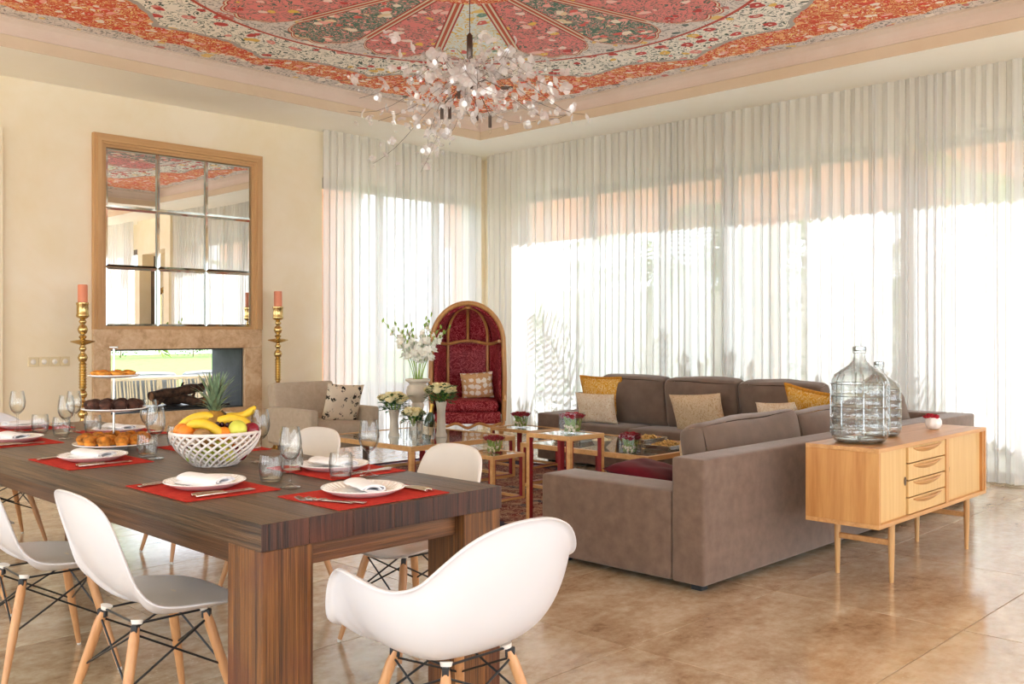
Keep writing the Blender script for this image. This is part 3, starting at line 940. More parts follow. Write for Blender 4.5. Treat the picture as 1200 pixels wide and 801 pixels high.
for i in range(3):
    for j in range(3):
        if pane_me is None:
            m = MB(); w, h = PW / 2 - .002, PH / 2 - .002; bv = .022
            o_ = [(-w, 0, -h), (w, 0, -h), (w, 0, h), (-w, 0, h)]
            i_ = [(-w + bv, -.004, -h + bv), (w - bv, -.004, -h + bv), (w - bv, -.004, h - bv), (-w + bv, -.004, h - bv)]
            m.add(i_, [(0, 1, 2, 3)], 0)
            for k in range(4):
                k2 = (k + 1) % 4
                m.add([o_[k], o_[k2], i_[k2], i_[k]], [(0, 1, 2, 3)], 1)
            pane_me = m.build('mirror_pane', [M['mirror'], M['bevelglass']], mr, smooth=0)
            o = pane_me
        else:
            o = pane_me.copy(); COL.objects.link(o); o.parent = mr
        o.location = (-SX + FW + PW * (i + .5), -.014, .03 + PH * (j + .5))
        o.rotation_euler = (rnd.uniform(-.0025, .0025), 0, rnd.uniform(-.0025, .0025))

for k in range(4):
    x = 3.22 + k * .096
    s_ = thing('light_switch', ['square cream light switch nearest the door frame', 'cream light switch second from the door frame', 'cream light switch third from the door frame', 'cream light switch nearest the brass candlestick'][k], 'switch', (x, YA, 1.045), 0, 'row of light switches')
    MB().bx(-.044, .044, -.010, 0, -.044, .044).build('switch_plate', M['switch'], s_, bevel=.003)
    mm = MB().lathe([(.0, .0), (.024, 0), (.024, .006), (.02, .009), (0, .009)], 20)
    k_ = mm.build('switch_key', M['switchkey'], s_); k_.rotation_euler = (R(90), 0, 0); k_.location = (0, -.0095, 0)

def candlestick():
    m = MB()
    prof = [(0, 0), (.15, 0), (.155, .012), (.15, .03), (.11, .045), (.06, .07), (.045, .1), (.06, .12), (.05, .14), (.03, .16)]
    z = .16
    def bead(z, r, h, neck=.02):
        return [(neck, z), (r * .75, z + h * .15), (r, z + h * .5), (r * .75, z + h * .85), (neck, z + h)]
    prof += bead(.16, .045, .08)
    prof += bead(.25, .036, .05) + bead(.31, .032, .04)
    for k in range(5): prof += bead(.36 + k * .028, .03, .026, .024)
    prof += bead(.51, .046, .075)
    prof += [(.02, .60), (.1, .625), (.105, .63), (.1, .635), (.02, .645)]      # lower disc
    prof += bead(.65, .03, .03) + bead(.69, .042, .075)
    prof = prof
    z = .78
    for k in range(9): prof += bead(z + k * .026, .037, .025, .029)
    prof += bead(1.02, .045, .085)
    prof += bead(1.12, .034, .05)
    prof += [(.024, 1.18), (.105, 1.205), (.11, 1.21), (.105, 1.216), (.025, 1.228)]  # upper disc
    prof += bead(1.235, .036, .035) + bead(1.275, .047, .09) + bead(1.37, .036, .045)
    prof += [(.03, 1.42), (.055, 1.435), (.058, 1.45), (.053, 1.465), (.053, 1.54), (.058, 1.55), (.058, 1.565), (.045, 1.57), (.0, 1.565)]
    prof = [(r, z * 1.02) for r, z in prof]
    return m.lathe(prof, 24).build('candlestick', M['brass'], smooth=60)
def candle():
    return MB().lathe([(0, 0), (.043, 0), (.043, .155), (.04, .165), (.03, .162), (0, .158)], 20).build('candle', M['candle'])
for x, w_ in ((3.55, 'left'), (5.63, 'right')):
    nm = {'left': 'tall turned brass candlestick standing between the light switches and the mirror', 'right': 'tall turned brass candlestick standing next to the beige armchair'}[w_]
    inst('candlestick', candlestick, nm, 'candlestick', (x, 9.1, .0), 0, 'brass candlesticks')
    nm = {'left': 'thick salmon candle on the candlestick near the light switches', 'right': 'thick salmon candle on the candlestick near the armchair'}[w_]
    inst('candle', candle, nm, 'candle', (x, 9.1, 1.60), 0, 'salmon candles')

# gilt mirror in the niche behind the camera (seen in the wall mirror)
gm = thing('gilt_mirror', 'ornate gilt framed mirror reflected inside the large wall mirror', 'mirror', (9.22, -.2, 0), 0)
m = MB()
def crest(t):  # outline of the top
    return 2.25 + .16 * math.exp(-(t / .12) ** 2) - .12 * abs(t) ** 1.2 + .03 * math.cos(t * 22)
tp = [(0, t, crest(t)) for t in [(-.5 + k / 24) for k in range(25)]]
m.tube([(0, -.5, .03)] + tp + [(0, .5, .03)], .045, 8)
for t in (-.5, .5, 0): m.ball((-.02, t, crest(t) + .02), .075, 10, 6)
m.bx(-.04, .04, -.5, .5, 0, .1)
m.build('gilt_frame', M['brass'], gm)
m = MB(); m.grid(lambda u, v: (0, -.47 + .94 * u, .08 + (crest(-.47 + .94 * u) - .08) * v), 24, 2); m.build('mirror_glass', M['mirror'], gm)

# ------------------------------------------------------------------ dining table
TX0, TX1, TY0, TY1, TZ = 1.49, 2.49, 2.50, 6.20, .76
tb = thing('dining_table', 'long heavy dining table of dark reclaimed timber laid with red mats', 'table', ((TX0 + TX1) / 2, (TY0 + TY1) / 2, 0))
hx, hy = (TX1 - TX0) / 2, (TY1 - TY0) / 2
npl = 6; pw = 2 * hx / npl
for i in range(npl):
    dz = rnd.uniform(-.0012, .0)
    MB().bx(-hx + i * pw + .0004, -hx + (i + 1) * pw - .0004, -hy + .0, hy, TZ - .082, TZ + dz, 0, yface=1).build('plank', [M['plank_y'], M['endgrain']], tb, smooth=0, bevel=.0013)
for (sx, sy) in ((-1, -1), (1, -1), (-1, 1), (1, 1)):
    cx = sx * (hx - .09 - .004); cy = sy * (hy - .10 - .004)
    lg = MB().bx(cx - .09, cx + .09, cy - .10, cy + .10, 0, TZ - .0825).build('leg', M['leg_wood'], tb, smooth=0, bevel=.004)
for sx in (-1, 1):
    MB().bx(sx * (hx - .05) - .022, sx * (hx - .05) + .022, -hy + .2, hy - .2, .605, TZ - .083).build('apron', M['apron_y'], tb, smooth=0, bevel=.003)
for sy in (-1, 1):
    MB().bx(-hx + .18, hx - .18, sy * (hy - .075) - .022, sy * (hy - .075) + .022, .60, TZ - .083).build('apron', M['apron_x'], tb, smooth=0, bevel=.003)

# ------------------------------------------------------------------ shell chairs
def catmull(pts, n):
    pts = [Vector(p) for p in pts]
    out = []
    k = len(pts) - 1
    for i in range(n + 1):
        t = i / n * k; a = min(k - 1, int(t)); f = t - a
        p0 = pts[a - 1] if a > 0 else pts[a] * 2 - pts[a + 1]
        p1, p2 = pts[a], pts[a + 1]
        p3 = pts[a + 2] if a + 2 <= k else pts[a + 1] * 2 - pts[a]
        out.append(.5 * ((2 * p1) + (-p0 + p2) * f + (2 * p0 - 5 * p1 + 4 * p2 - p3) * f * f + (-p0 + 3 * p1 - 3 * p2 + p3) * f ** 3))
    return out
RIM_SIDE = [(0, .235, .425), (.09, .238, .425), (.17, .225, .428), (.22, .17, .44), (.236, .06, .455), (.237, -.04, .463), (.232, -.115, .485), (.222, -.165, .545), (.212, -.195, .63), (.205, -.222, .71), (.18, -.25, .785), (.11, -.272, .82), (0, -.28, .828)]
RIM_ARM = [(0, .245, .425), (.10, .25, .425), (.195, .25, .433), (.268, .235, .465), (.292, .205, .56), (.302, .155, .635), (.32, .07, .647), (.322, -.04, .632), (.312, -.13, .628), (.292, -.205, .65), (.262, -.25, .695), (.19, -.295, .765), (.09, -.318, .803), (0, -.322, .81)]
def shell(rim, center, armed, mat, lipw=.012):
    half = catmull(rim, 30)
    loop = half + [Vector((-p.x, p.y, p.z)) for p in half[-2:0:-1]]
    n = len(loop); K = 16
    m = MB()
    C = Vector(center)
    if armed: lipw = .02
    rings = []
    for k in range(1, K + 1):
        s = k / K
        row = []
        for p in loop:
            dx = p - C
            hz = dx.z
            hor = Vector((dx.x, dx.y, 0))
            steep = max(0, min(1, (hz - .02) / .2))
            a = s * PI / 2
            fh_s = math.sin(a) * .82 + .18 * s ** 2.2
            if armed: fh_s = math.sin(a) ** .6 * .9 + .1 * s ** 2
            fh = s * (1 - steep) + fh_s * steep
            fz_s = (1 - math.cos(a)) ** (1.15 if armed else 1.05)
            fz_flat = s ** 2.6
            fz = fz_flat * (1 - steep) + fz_s * steep
            q = C + hor * fh + Vector((0, 0, hz * fz))
            # seat dish
            q.z -= .012 * math.sin(s * PI) * (1 - steep)
            row.append(q)
        rings.append(row)
    # rolled rim
    out = []
    for i, p in enumerate(loop):
        pr = rings[-2][i]
        d = (p - pr).normalized()
        hor = Vector((p.x - C.x, p.y - C.y, 0)).normalized()
        out.append(p + hor * lipw - Vector((0, 0, lipw * (.25 if not armed else .45))) )
    rings.append(out)
    m.v.append(C)
    for row in rings: m.v.extend(row)
    for i in range(n):
        i2 = (i + 1) % n
        m.f.append([0, 1 + i2, 1 + i]); m.m.append(0)
    for k in range(len(rings) - 1):
        for i in range(n):
            i2 = (i + 1) % n
            m.f.append([1 + k * n + i, 1 + k * n + i2, 1 + (k + 1) * n + i2, 1 + (k + 1) * n + i]); m.m.append(0)
    o = m.build('shell_seat', mat, smooth=180, solid=.007)
    sd = o.modifiers.new('sub', 'SUBSURF'); sd.levels = 1; sd.render_levels = 1
    return o
def chair(armed, mat):
    root = empty('dining_chair')
    s_ = shell(RIM_ARM if armed else RIM_SIDE, (0, .02, .378 if armed else .418), armed, mat); s_.parent = root
    top = .362 if armed else .392
    feet = [(.215, .205), (-.215, .205), (.215, -.225), (-.215, -.225)]
    tops = [(.125, .115), (-.125, .115), (.125, -.125), (-.125, -.125)]
    def at(k, z):
        f = (top - z) / top
        return V(tops[k][0] + (feet[k][0] - tops[k][0]) * f, tops[k][1] + (feet[k][1] - tops[k][1]) * f, z)
    for k in range(4):
        l = MB().tube([at(k, top), at(k, top - .04), at(k, .2), at(k, .012)], [.012, .017, .016, .010], 12).build('leg', M['beech'], root)
        MB().cyl(at(k, .014), at(k, .0), .0095, .008, 10).build('foot_glide', M['rubber'], l)
        c = at(k, top - .005)
        MB().box(c + V(0, 0, .0), (.03, .02, .03), 0, rz=math.atan2(tops[k][1], tops[k][0])).build('leg_bracket', M['black'], root, bevel=.003)
        MB().cyl(V(tops[k][0] * .95, tops[k][1] * .95, top + .007), V(tops[k][0] * .93, tops[k][1] * .93, top + .02), .016, .02, 10).build('shock_mount', M['rubber'], root)
    # wire struts: crossing braces between legs
    def strut(a, b): MB().cyl(a, b, .0038, n=6).build('brace', M['black'], root)
    for (a, b) in ((0, 1), (2, 3), (0, 2), (1, 3)):
        strut(at(a, top - .02), at(b, .215)); strut(at(b, top - .02), at(a, .215))
    for k in range(4):
        MB().ball(at(k, .215), .009, 8, 6).build('brace_nut', M['black'], root)
    for (a, b) in ((0, 1), (2, 3), (0, 2), (1, 3)):
        strut(at(a, top + .01), at(b, top + .01))
    return root
def place_chair(armed, x, y, rz, label, mat='plastic'):
    return inst(('chair', armed, mat), lambda: chair(armed, M[mat]), label, 'chair', (x, y, 0), rz, 'white moulded dining chairs')
place_chair(False, 1.45, 3.10, R(-90), 'white moulded side chair nearest the camera at the long side of the table')
place_chair(False, 1.40, 3.95, R(-91), 'white moulded side chair cut off by the photo edge behind the nearest side chair')
place_chair(False, 1.33, 5.0, R(-88), 'white moulded side chair farthest along the near long side of the table')
place_chair(False, 2.60, 3.18, R(88), 'ivory moulded side chair across the table, nearest the sofa', 'plastic_beige')
place_chair(False, 2.60, 4.22, R(92), 'ivory moulded side chair across the table in front of the beige armchair', 'plastic_beige')
place_chair(False, 2.74, 5.42, R(88), 'ivory moulded side chair behind the fruit bowl', 'plastic_beige')
place_chair(True, 1.945, 2.17, R(-2), 'white moulded armchair seen from behind at the near end of the table')
place_chair(True, 2.02, 6.50, R(180), 'white moulded armchair at the far end of the table')

# ------------------------------------------------------------------ table settings
def mat_b(w=.47, d=.36):
    m = MB(); m.box((0, 0, .0015), (w, d, .003)); return m.build('placemat', M['felt'], smooth=0)
def plate_b():
    prof = [(0, .006), (.085, .006), (.095, .004), (.09, 0), (.088, 0), (.1, .003), (.14, .021), (.145, .0245), (.1445, .027), (.14, .0255), (.103, .011), (.09, .009), (0, .009)]
    prof = [(0, .0), (.09, .0), (.1, .002), (.14, .02), (.146, .0245), (.1445, .027), (.139, .025), (.103, .0085), (.09, .0065), (0, .0065)]
    m = MB().lathe(prof, 64, fn=lambda a, z: 1)
    o = m.build('dinner_plate', M['porcelain'], smooth=50)
    r_ = MB()
    for k in range(40):   # moulded rays on the rim
        a = 2 * PI * k / 40
        r_.tube([(math.cos(a) * .108, math.sin(a) * .108, .0115), (math.cos(a + .04) * .136, math.sin(a + .04) * .136, .0247)], [.0018, .0028], 5)
    r_.build('rim_relief', M['porcelain'], o)
    return o
def napkin_b():
    m = MB()
    # rolled and folded cloth: a flattened spiral section swept across
    sec = []
    turns = 1.6
    for k in range(34):
        t = k / 33
        a = t * turns * 2 * PI
        rr = .034 - .016 * t
        sec.append((math.cos(a) * rr * 1.35, .014 + math.sin(a) * rr * .42 + .004))
    sec = [(-.055, .004)] + sec
    def f(u, v):
        i = min(len(sec) - 1, int(round(v * (len(sec) - 1))))
        y, z = sec[i]
        x = (u - .5) * .2
        return (x, y + .004 * math.sin(x * 30) * (1 - v), z + .003 * noise.noise(Vector((x * 20, y * 20, v))))
    m.grid(f, 12, len(sec) - 1)
    return m.build('napkin', M['linen'], smooth=60, solid=.0035)
def fork_b():
    m = MB()
    pts = [(-.095, 0, .004), (-.07, 0, .005), (-.02, 0, .004), (.02, 0, .004), (.04, 0, .006)]
    w = [.010, .009, .004, .0035, .008]
    def f(u, v):
        k = u * 4; a = min(3, int(k)); t = k - a
        p = Vector(pts[a]) * (1 - t) + Vector(pts[a + 1]) * t; ww = w[a] * (1 - t) + w[a + 1] * t
        return (p.x, (v - .5) * 2 * ww, p.z)
    m.grid(f, 12, 2)
    for k in range(4):
        y = -.0095 + k * .00633
        m.tube([(.038, y * .8, .006), (.055, y, .0025), (.078, y, .002), (.098, y, .009)], [.002, .0018, .0014, .0008], 5)
    m.bx(.036, .056, -.0105, .0105, .0035, .006)
    return m.build('fork', M['steel'], smooth=60, solid=.0022)
def knife_b():
    m = MB()
    m.tube([(-.12, 0, .006), (-.1, 0, .0065), (-.03, 0, .006), (0, 0, .005)], [.007, .0085, .007, .005], 8)
    m.bx(0, .11, -.009, .0075, .0042, .0058)
    return m.build('knife', M['steel'], smooth=50, bevel=.001)
def goblet_b():
    m = MB()
    prof = [(0, .0015), (.034, .0015), (.036, .0005), (.036, .003), (.02, .006), (.006, .014), (.0042, .03), (.0042, .085), (.006, .094), (.018, .102), (.032, .118), (.0395, .14), (.041, .16), (.0385, .185), (.034, .21), (.0315, .222)]
    m.open_lathe(prof, 32)
    m.open_lathe([(.0308, .222), (.0333, .21), (.0378, .185), (.0403, .16), (.0387, .14), (.031, .119), (.016, .105), (0, .101)], 32)
    return m.build('wine_glass', M['glass'], smooth=60, weld=True)
def tumbler_b():
    m = MB()
    m.open_lathe([(0, .001), (.032, .001), (.036, .006), (.0405, .03), (.0415, .055), (.038, .082), (.036, .09)], 32)
    m.open_lathe([(.0352, .09), (.0372, .082), (.0402, .055), (.039, .03), (.034, .012), (0, .010)], 32)
    return m.build('tumbler', M['tumbler'], smooth=60)
T0 = TZ + .0005
MATZ = T0 + .0032
WHERE = {
 'end': ('at the near end of the table', 2.015, 2.70, 0),
 'L1': ('at the nearest long side place', 1.69, 3.24, -90),
 'L2': ('at the place before the cake stand', 1.70, 4.27, -90),
 'L3': ('at the place by the photo edge', 1.70, 5.29, -90),
 'R1': ('across the table behind the end plate', 2.30, 3.28, 90),
 'R2': ('across the table beside the fruit bowl', 2.30, 4.30, 90),
 'R3': ('across the table behind the cake stand', 2.30, 5.35, 90),
 'far': ('at the far end of the table', 1.99, 5.99, 180),
}
for key, (w_, x, y, a) in WHERE.items():
    A = R(a); rot = Matrix.Rotation(A, 3, 'Z')
    def at(dx, dy): v = rot @ V(dx, dy, 0); return (x + v.x, y + v.y)
    inst('mat', mat_b, 'red felt placemat ' + w_, 'placemat', (x, y, T0), A, 'red placemats')
    px_, py_ = at(0, .01)
    inst('plate', plate_b, 'white rayed dinner plate ' + w_, 'plate', (px_, py_, MATZ), A + rnd.uniform(-.2, .2), 'dinner plates')
    nr = A + (R(72) if key == 'end' else R(6) + rnd.uniform(-.12, .12))
    inst('napkin', napkin_b, 'rolled white linen napkin ' + w_, 'napkin', (px_ + (.01 if key == 'end' else 0), py_, MATZ + .0105), nr, 'linen napkins', scale=.98 if key == 'end' else 1.05)
    for k in range(2):
        q = at(-.185 + k * .024, -.03 - .03 * k)
        inst('fork', fork_b, ['outer', 'inner'][k] + ' steel fork beside the plate ' + w_, 'fork', (*q, MATZ), A + R(90) + .05 * k + (R(22) if key == 'end' else 0), 'forks ' + w_, scale=1.15)
    for k in range(2):
        q = at(.172 + k * .025, -.01)
        inst('knife', knife_b, ['inner', 'outer'][k] + ' steel knife beside the plate ' + w_, 'knife', (*q, MATZ), A + R(90) + .03 * k, 'knives ' + w_)
gob = [((1.92, 3.02), 'beside the nearest long side plate'), ((2.20, 3.70), 'behind the pair of glasses nearest the fruit bowl'), ((1.93, 4.13), 'between the cake stand and the fruit bowl'),
       ((2.13, 4.63), 'behind the muffins, past the cake stand'), ((1.955, 5.23), 'in front of the brass candlestick'), ((2.12, 5.56), 'behind the glass in front of the brass candlestick'),
       ((1.90, 5.80), 'standing nearest the photo edge'), ((2.29, 3.04), 'rising behind the near end plate')]
for (p, w_) in gob:
    inst('goblet', goblet_b, 'clear stemmed wine glass ' + w_, 'wine glass', (*p, T0), rnd.uniform(0, 3), 'wine glasses', scale=1.04 if p[1] > 3.1 else 1.0)
tum = [((1.95, 3.20), 'beside the nearest wine glass stem'), ((2.13, 3.34), 'behind the nearest wine glass'), ((1.94, 4.235), 'next to the cake stand and fruit bowl'), ((2.22, 4.52), 'between cake stand and far placemat'),
       ((2.00, 5.42), 'left of the candlestick wine glass stem'), ((2.17, 5.42), 'just behind the top muffin tier line'), ((1.98, 5.68), 'by the far end placemat'), ((2.17, 3.06), 'in front of the ivory chairs, behind the near end plate')]
for (p, w_) in tum:
    inst('tumbler', tumbler_b, 'short clear water tumbler ' + w_, 'tumbler', (*p, T0), 0, 'water tumblers', scale=1.12)

# fruit bowl
BX, BY = 2.02, 3.76
def fruit_bowl():
    root = empty('fruit_bowl')
    H_, RT, RB = .142, .182, .085
    def rad(t): return RB + (RT - RB) * math.sin(t * PI / 2) ** .95
    m = MB(); m.lathe([(0, .0), (RB, .0), (RB + .006, .006), (RB, .014), (0, .012)], 40); m.build('base_disc', M['bowl'], root)
    N = 25
    for dirn, nm in ((1, 'lattice_strand'), (-1, 'lattice_strand')):
        for k in range(N):
            pts = []
            for i in range(11):
                t = i / 10
                a = 2 * PI * k / N + dirn * t * 1.05
                rr = rad(t) + (.003 if dirn > 0 else -.003)
                pts.append((math.cos(a) * rr, math.sin(a) * rr, .006 + t * (H_ - .008)))
            MB().tube(pts, .0052, 6).build(nm, M['bowl'], root, weld=False)
    pts = [(math.cos(2 * PI * k / 48) * RT, math.sin(2 * PI * k / 48) * RT, H_) for k in range(49)]
    MB().tube(pts, .0075, 8, cap=False).build('rim', M['bowl'], root)
    return root
fb = fruit_bowl(); fb.location = (BX, BY, T0)
tag(fb, 'white ceramic lattice bowl piled with fruit in the middle of the table', 'bowl')
def banana():
    root = None
    pts = []; rs = []
    n = 14
    for i in range(n + 1):
        t = i / n; a = (t - .5) * 1.5
        pts.append((math.sin(a) * .115, 0, .115 - math.cos(a) * .115 + 0))
        rs.append(.019 * min(1, (math.sin(PI * min(1, max(0, t * .94 + .03))) * 1.8)) ** .7 + .001)
    m = MB().tube(pts, rs, 10)
    o = m.build('banana', M['banana'], smooth=80)
    e = MB().tube([pts[0], Vector(pts[0]) + V(-.012, 0, .014), Vector(pts[0]) + V(-.018, 0, .026)], [.006, .005, .0055], 6).build('stalk', M['banana_tip'], o)
    MB().ball(pts[-1], .0055, 8, 5).build('blossom_end', M['banana_tip'], o)
    return o
def fruit(name, mat, r, squash=1, dimple=0, n=18):
    def b():
        def fn(d): return 1 - dimple * math.exp(-((1 - abs(d.z)) * 9)) 
        o = MB().ball((0, 0, 0), (r, r, r * squash), n, 12, fn=fn).build(name, M[mat])
        return o
    return b
cF = V(.713, .701, 0); cR = V(.701, -.713, 0)
def bp(r_, f_, z): v = V(BX, BY, T0) + cR * r_ + cF * f_; return (v.x, v.y, T0 + z)
RZ = R(-45.5)   # local x axis along camera-right
def rotE(rz, rx=0, ry=0): return (Matrix.Rotation(rz, 3, 'Z') @ Matrix.Rotation(ry, 3, 'Y') @ Matrix.Rotation(rx, 3, 'X')).to_euler()
bl = [(-.095, .0, .195, -.0, 165, 0, 'curving up against the pineapple on the candlestick side', 1.12), (.0, -.095, .178, 0, 38, 170, 'lying over the front rim pointing down at its end', 1.02), (.075, .0, .195, 0, 4, 175, 'lying level behind the yellow pear', 1.05), (.095, .07, .205, 20, -8, 180, 'with a dark tip at the back of the bowl', .8)]
k_ = 0
for (r_, f_, z, az, tilt, roll, w_, sc_) in bl:
    o = inst('banana', banana, 'yellow banana ' + w_, 'banana', bp(r_, f_, z), 0, 'bananas in the bowl', scale=sc_)
    if k_ == 0: o.rotation_euler = rotE(RZ + R(10), R(0), R(-28)); o.rotation_euler = (Matrix.Rotation(RZ, 3, 'Z') @ Matrix.Rotation(R(-24), 3, 'Y') @ Matrix.Rotation(R(180), 3, 'X')).to_euler()
    elif k_ == 1: o.rotation_euler = (Matrix.Rotation(RZ, 3, 'Z') @ Matrix.Rotation(R(20), 3, 'Y') @ Matrix.Rotation(R(165), 3, 'X')).to_euler()
    elif k_ == 2: o.rotation_euler = (Matrix.Rotation(RZ, 3, 'Z') @ Matrix.Rotation(R(4), 3, 'Y') @ Matrix.Rotation(R(180), 3, 'X')).to_euler()
    else: o.rotation_euler = (Matrix.Rotation(RZ + R(20), 3, 'Z') @ Matrix.Rotation(R(-14), 3, 'Y') @ Matrix.Rotation(R(15), 3, 'X')).to_euler()
    k_ += 1
for (r_, f_, z, w_) in [(-.125, -.05, .150, 'resting on the rim at the candlestick side'), (-.092, -.098, .149, 'in front, under the middle banana'), (-.06, -.05, .15, 'tucked behind the other two oranges'), (.06, -.08, .138, 'half hidden between banana and yellow pear')]:
    inst('orange', fruit('orange', 'orange', .036, .94), 'orange ' + w_, 'orange', bp(r_, f_, z), 0, 'oranges in the bowl', scale=.95)
inst('pear', fruit('pear', 'lemon', .039, 1.0), 'round yellow green pear at the front rim of the bowl', 'pear', bp(.113, -.06, .158), 0)
inst('rapple', fruit('apple', 'redapple', .037, .95, .1), 'dark red apple on the rim nearest the wine glasses', 'apple', bp(.152, -.0, .150))
inst('kiwi', fruit('kiwi', 'kiwi', .03, 1.25), 'brown kiwi lying at the front rim of the bowl', 'kiwi', bp(-.015, -.128, .138), rot=(R(90), 0, R(45)))
_wf = place_words([(cR * a + cF * b)[:2] for a, b in [(-.07, -.06), (0, -.075), (.07, -.06), (-.1, 0), (.1, 0), (-.02, .02), (.05, .05), (-.05, .09), (.04, -.01)]], 3)
for k, (r_, f_) in enumerate([(-.07, -.06), (0, -.075), (.07, -.06), (-.1, 0), (.1, 0), (-.02, .02), (.05, .05), (-.05, .09), (.04, -.01)]):
    mt = ['greenapple', 'greenapple', 'lemon', 'redapple', 'redapple', 'greenapple', 'orange', 'greenapple', 'lemon'][k]
    nm = {'greenapple': 'green apple', 'lemon': 'yellow pear', 'redapple': 'red apple', 'orange': 'orange'}[mt]
    inst('in' + mt, fruit(nm.split()[-1] if mt != 'redapple' else 'apple', mt, .038, .95, .06), nm + ' low in the bowl behind the lattice, ' + _wf[k], nm.split()[-1], bp(r_, f_, .052 + (.045 if k in (8, 5) else 0)), 0, nm + 's low in the bowl')
_wg = place_words([(cR * (-.035 + (k % 4) * .012 if k < 6 else .02 + (k % 6) * .014) + cF * (-.03 + (k % 3) * .015))[:2] for k in range(12)], 3)
for k in range(12):
    r_ = -.035 + (k % 4) * .012 if k < 6 else .02 + (k % 6) * .014
    f_ = -.03 + (k % 3) * .015
    inst('grape', fruit('grape', 'grape', .0105, 1.1, 0, 10), 'dark grape by the pineapple, ' + _wg[k], 'grape', bp(r_, f_, .168 + rnd.uniform(0, .012)), 0, 'dark grapes in the bowl')
def pineapple():
    root = empty('pineapple')
    m = MB().ball((0, 0, .0), (.05, .05, .08), 20, 14, fn=lambda d: 1 + .05 * math.sin(math.atan2(d.y, d.x) * 9 + d.z * 14) * math.sin(d.z * 18))
    m.build('body', M['pinebody'], root)
    for k in range(46):
        t = k / 45
        a = k * 2.4
        tilt = (1 - t) * 1.05 + .05
        L = .055 + .055 * math.sin(t * PI * .8 + .2)
        w = .008
        d = V(math.cos(a), math.sin(a), 0)
        up = V(0, 0, 1)
        z0 = .07 + t * .055
        mm = MB()
        side = V(-d.y, d.x, 0)
        pr = None
        vs = []
        for i in range(6):
            s_ = i / 5
            ang = tilt * (.55 + .6 * s_)
            p = V(0, 0, z0) + (d * math.sin(ang) + up * math.cos(ang)) * L * s_ + d * .008
            ww = w * (1 - s_) ** .7 + .0003
            vs += [p - side * ww + d * .002, p, p + side * ww + d * .002]
        fs = []
        for i in range(5):
            for j in range(2): fs.append((i * 3 + j, i * 3 + j + 1, i * 3 + 3 + j + 1, i * 3 + 3 + j))
        mm.add(vs, fs).build('leaf', M['pineleaf'], root, smooth=60, weld=False)
    return root
pa = pineapple(); pa.location = bp(-.012, .03, .130); pa.scale = (1.28,) * 3
tag(pa, 'spiky grey green pineapple standing in the fruit bowl', 'pineapple')

# three tier cake stand with cakes
KX, KY = 1.95, 4.62
ck = thing('cake_stand', 'three tier white cake stand with a steel rod', 'cake stand', (KX, KY, T0))
tiers = [(.185, .018), (.148, .185), (.118, .345)]
for (r_, z) in tiers:
    MB().lathe([(0, 0), (r_ * .6, 0), (r_ * .9, .006), (r_, .012), (r_ * .995, .016), (r_ * .9, .011), (r_ * .6, .006), (0, .006)], 48).build('tier_plate', M['porcelain'], ck, loc=(0, 0, z))
MB().lathe([(0, 0), (.06, 0), (.06, .004), (.02, .018), (0, .018)], 24).build('foot', M['porcelain'], ck)
MB().cyl((0, 0, .02), (0, 0, .485), .0052, n=12).build('rod', M['chrome'], ck)
MB().cyl((-.018, 0, .492), (.018, 0, .492), .007, n=10).build('handle', M['chrome'], ck, rot=(0, 0, R(-45)))
def muffin(n1, m1, m2, r=.031):
    def b():
        o = MB().lathe([(0, 0), (r * .78, 0), (r * 1.0, .026), (r * .9, .028), (0, .028)], 20, fn=lambda a, z: 1 + .03 * math.sin(a * 10)).build(n1, M[m1])
        MB().ball((0, 0, .027), (r * 1.06, r * 1.06, r * .72), 18, 10, fn=lambda d: 1 + .09 * noise.noise(d * 3.1)).build('crown', M[m2], o)
        return o
    return b
def ring(rr, n, off=0): return [(rr * math.cos(2 * PI * k / n + off), rr * math.sin(2 * PI * k / n + off)) for k in range(n)]
_p = ring(.135, 11) + ring(.065, 5, .3); _w = place_words(_p, 3)
for (dx, dy), w_ in zip(_p, _w):
    inst('muf', muffin('muffin', 'muffin', 'muffintop'), 'golden muffin on the bottom cake tier, ' + w_, 'muffin', (KX + dx, KY + dy, T0 + .028), rnd.uniform(0, 6), 'golden muffins on the bottom tier')
_p = ring(.105, 10, .2) + ring(.045, 3, .5); _w = place_words(_p, 3)
for (dx, dy), w_ in zip(_p, _w):
    inst('choc', muffin('muffin', 'choc', 'choc', .029), 'chocolate muffin on the middle cake tier, ' + w_, 'muffin', (KX + dx, KY + dy, T0 + .193), rnd.uniform(0, 6), 'chocolate muffins on the middle tier')
def tart():
    r = .034
    o = MB().lathe([(0, 0), (r * .65, 0), (r, .018), (r * .95, .022), (r * .85, .017), (0, .015)], 22, fn=lambda a, z: 1 + .05 * math.sin(a * 11)).build('tart', M['muffin'])
    MB().ball((0, 0, .016), (r * .82, r * .82, .014), 16, 8, fn=lambda d: 1 + .12 * noise.noise(d * 4)).build('filling', M['muffintop'], o)
    return o
_p = ring(.072, 7, .1); _w = place_words(_p, 2)
for (dx, dy), w_ in zip(_p, _w):
    inst('tart', tart, 'small golden tart on the top cake tier, ' + w_, 'tart', (KX + dx, KY + dy, T0 + .353), rnd.uniform(0, 6), 'tarts on the top tier')

# ------------------------------------------------------------------ rug and living area
rg = MB().box((0, 0, .004), (2.5, 3.7, .012)).build('rug', M['rug'], smooth=0, loc=(5.75, 5.80, .0025))
tag(rg, 'red and navy patterned oriental rug under the low tables', 'rug')

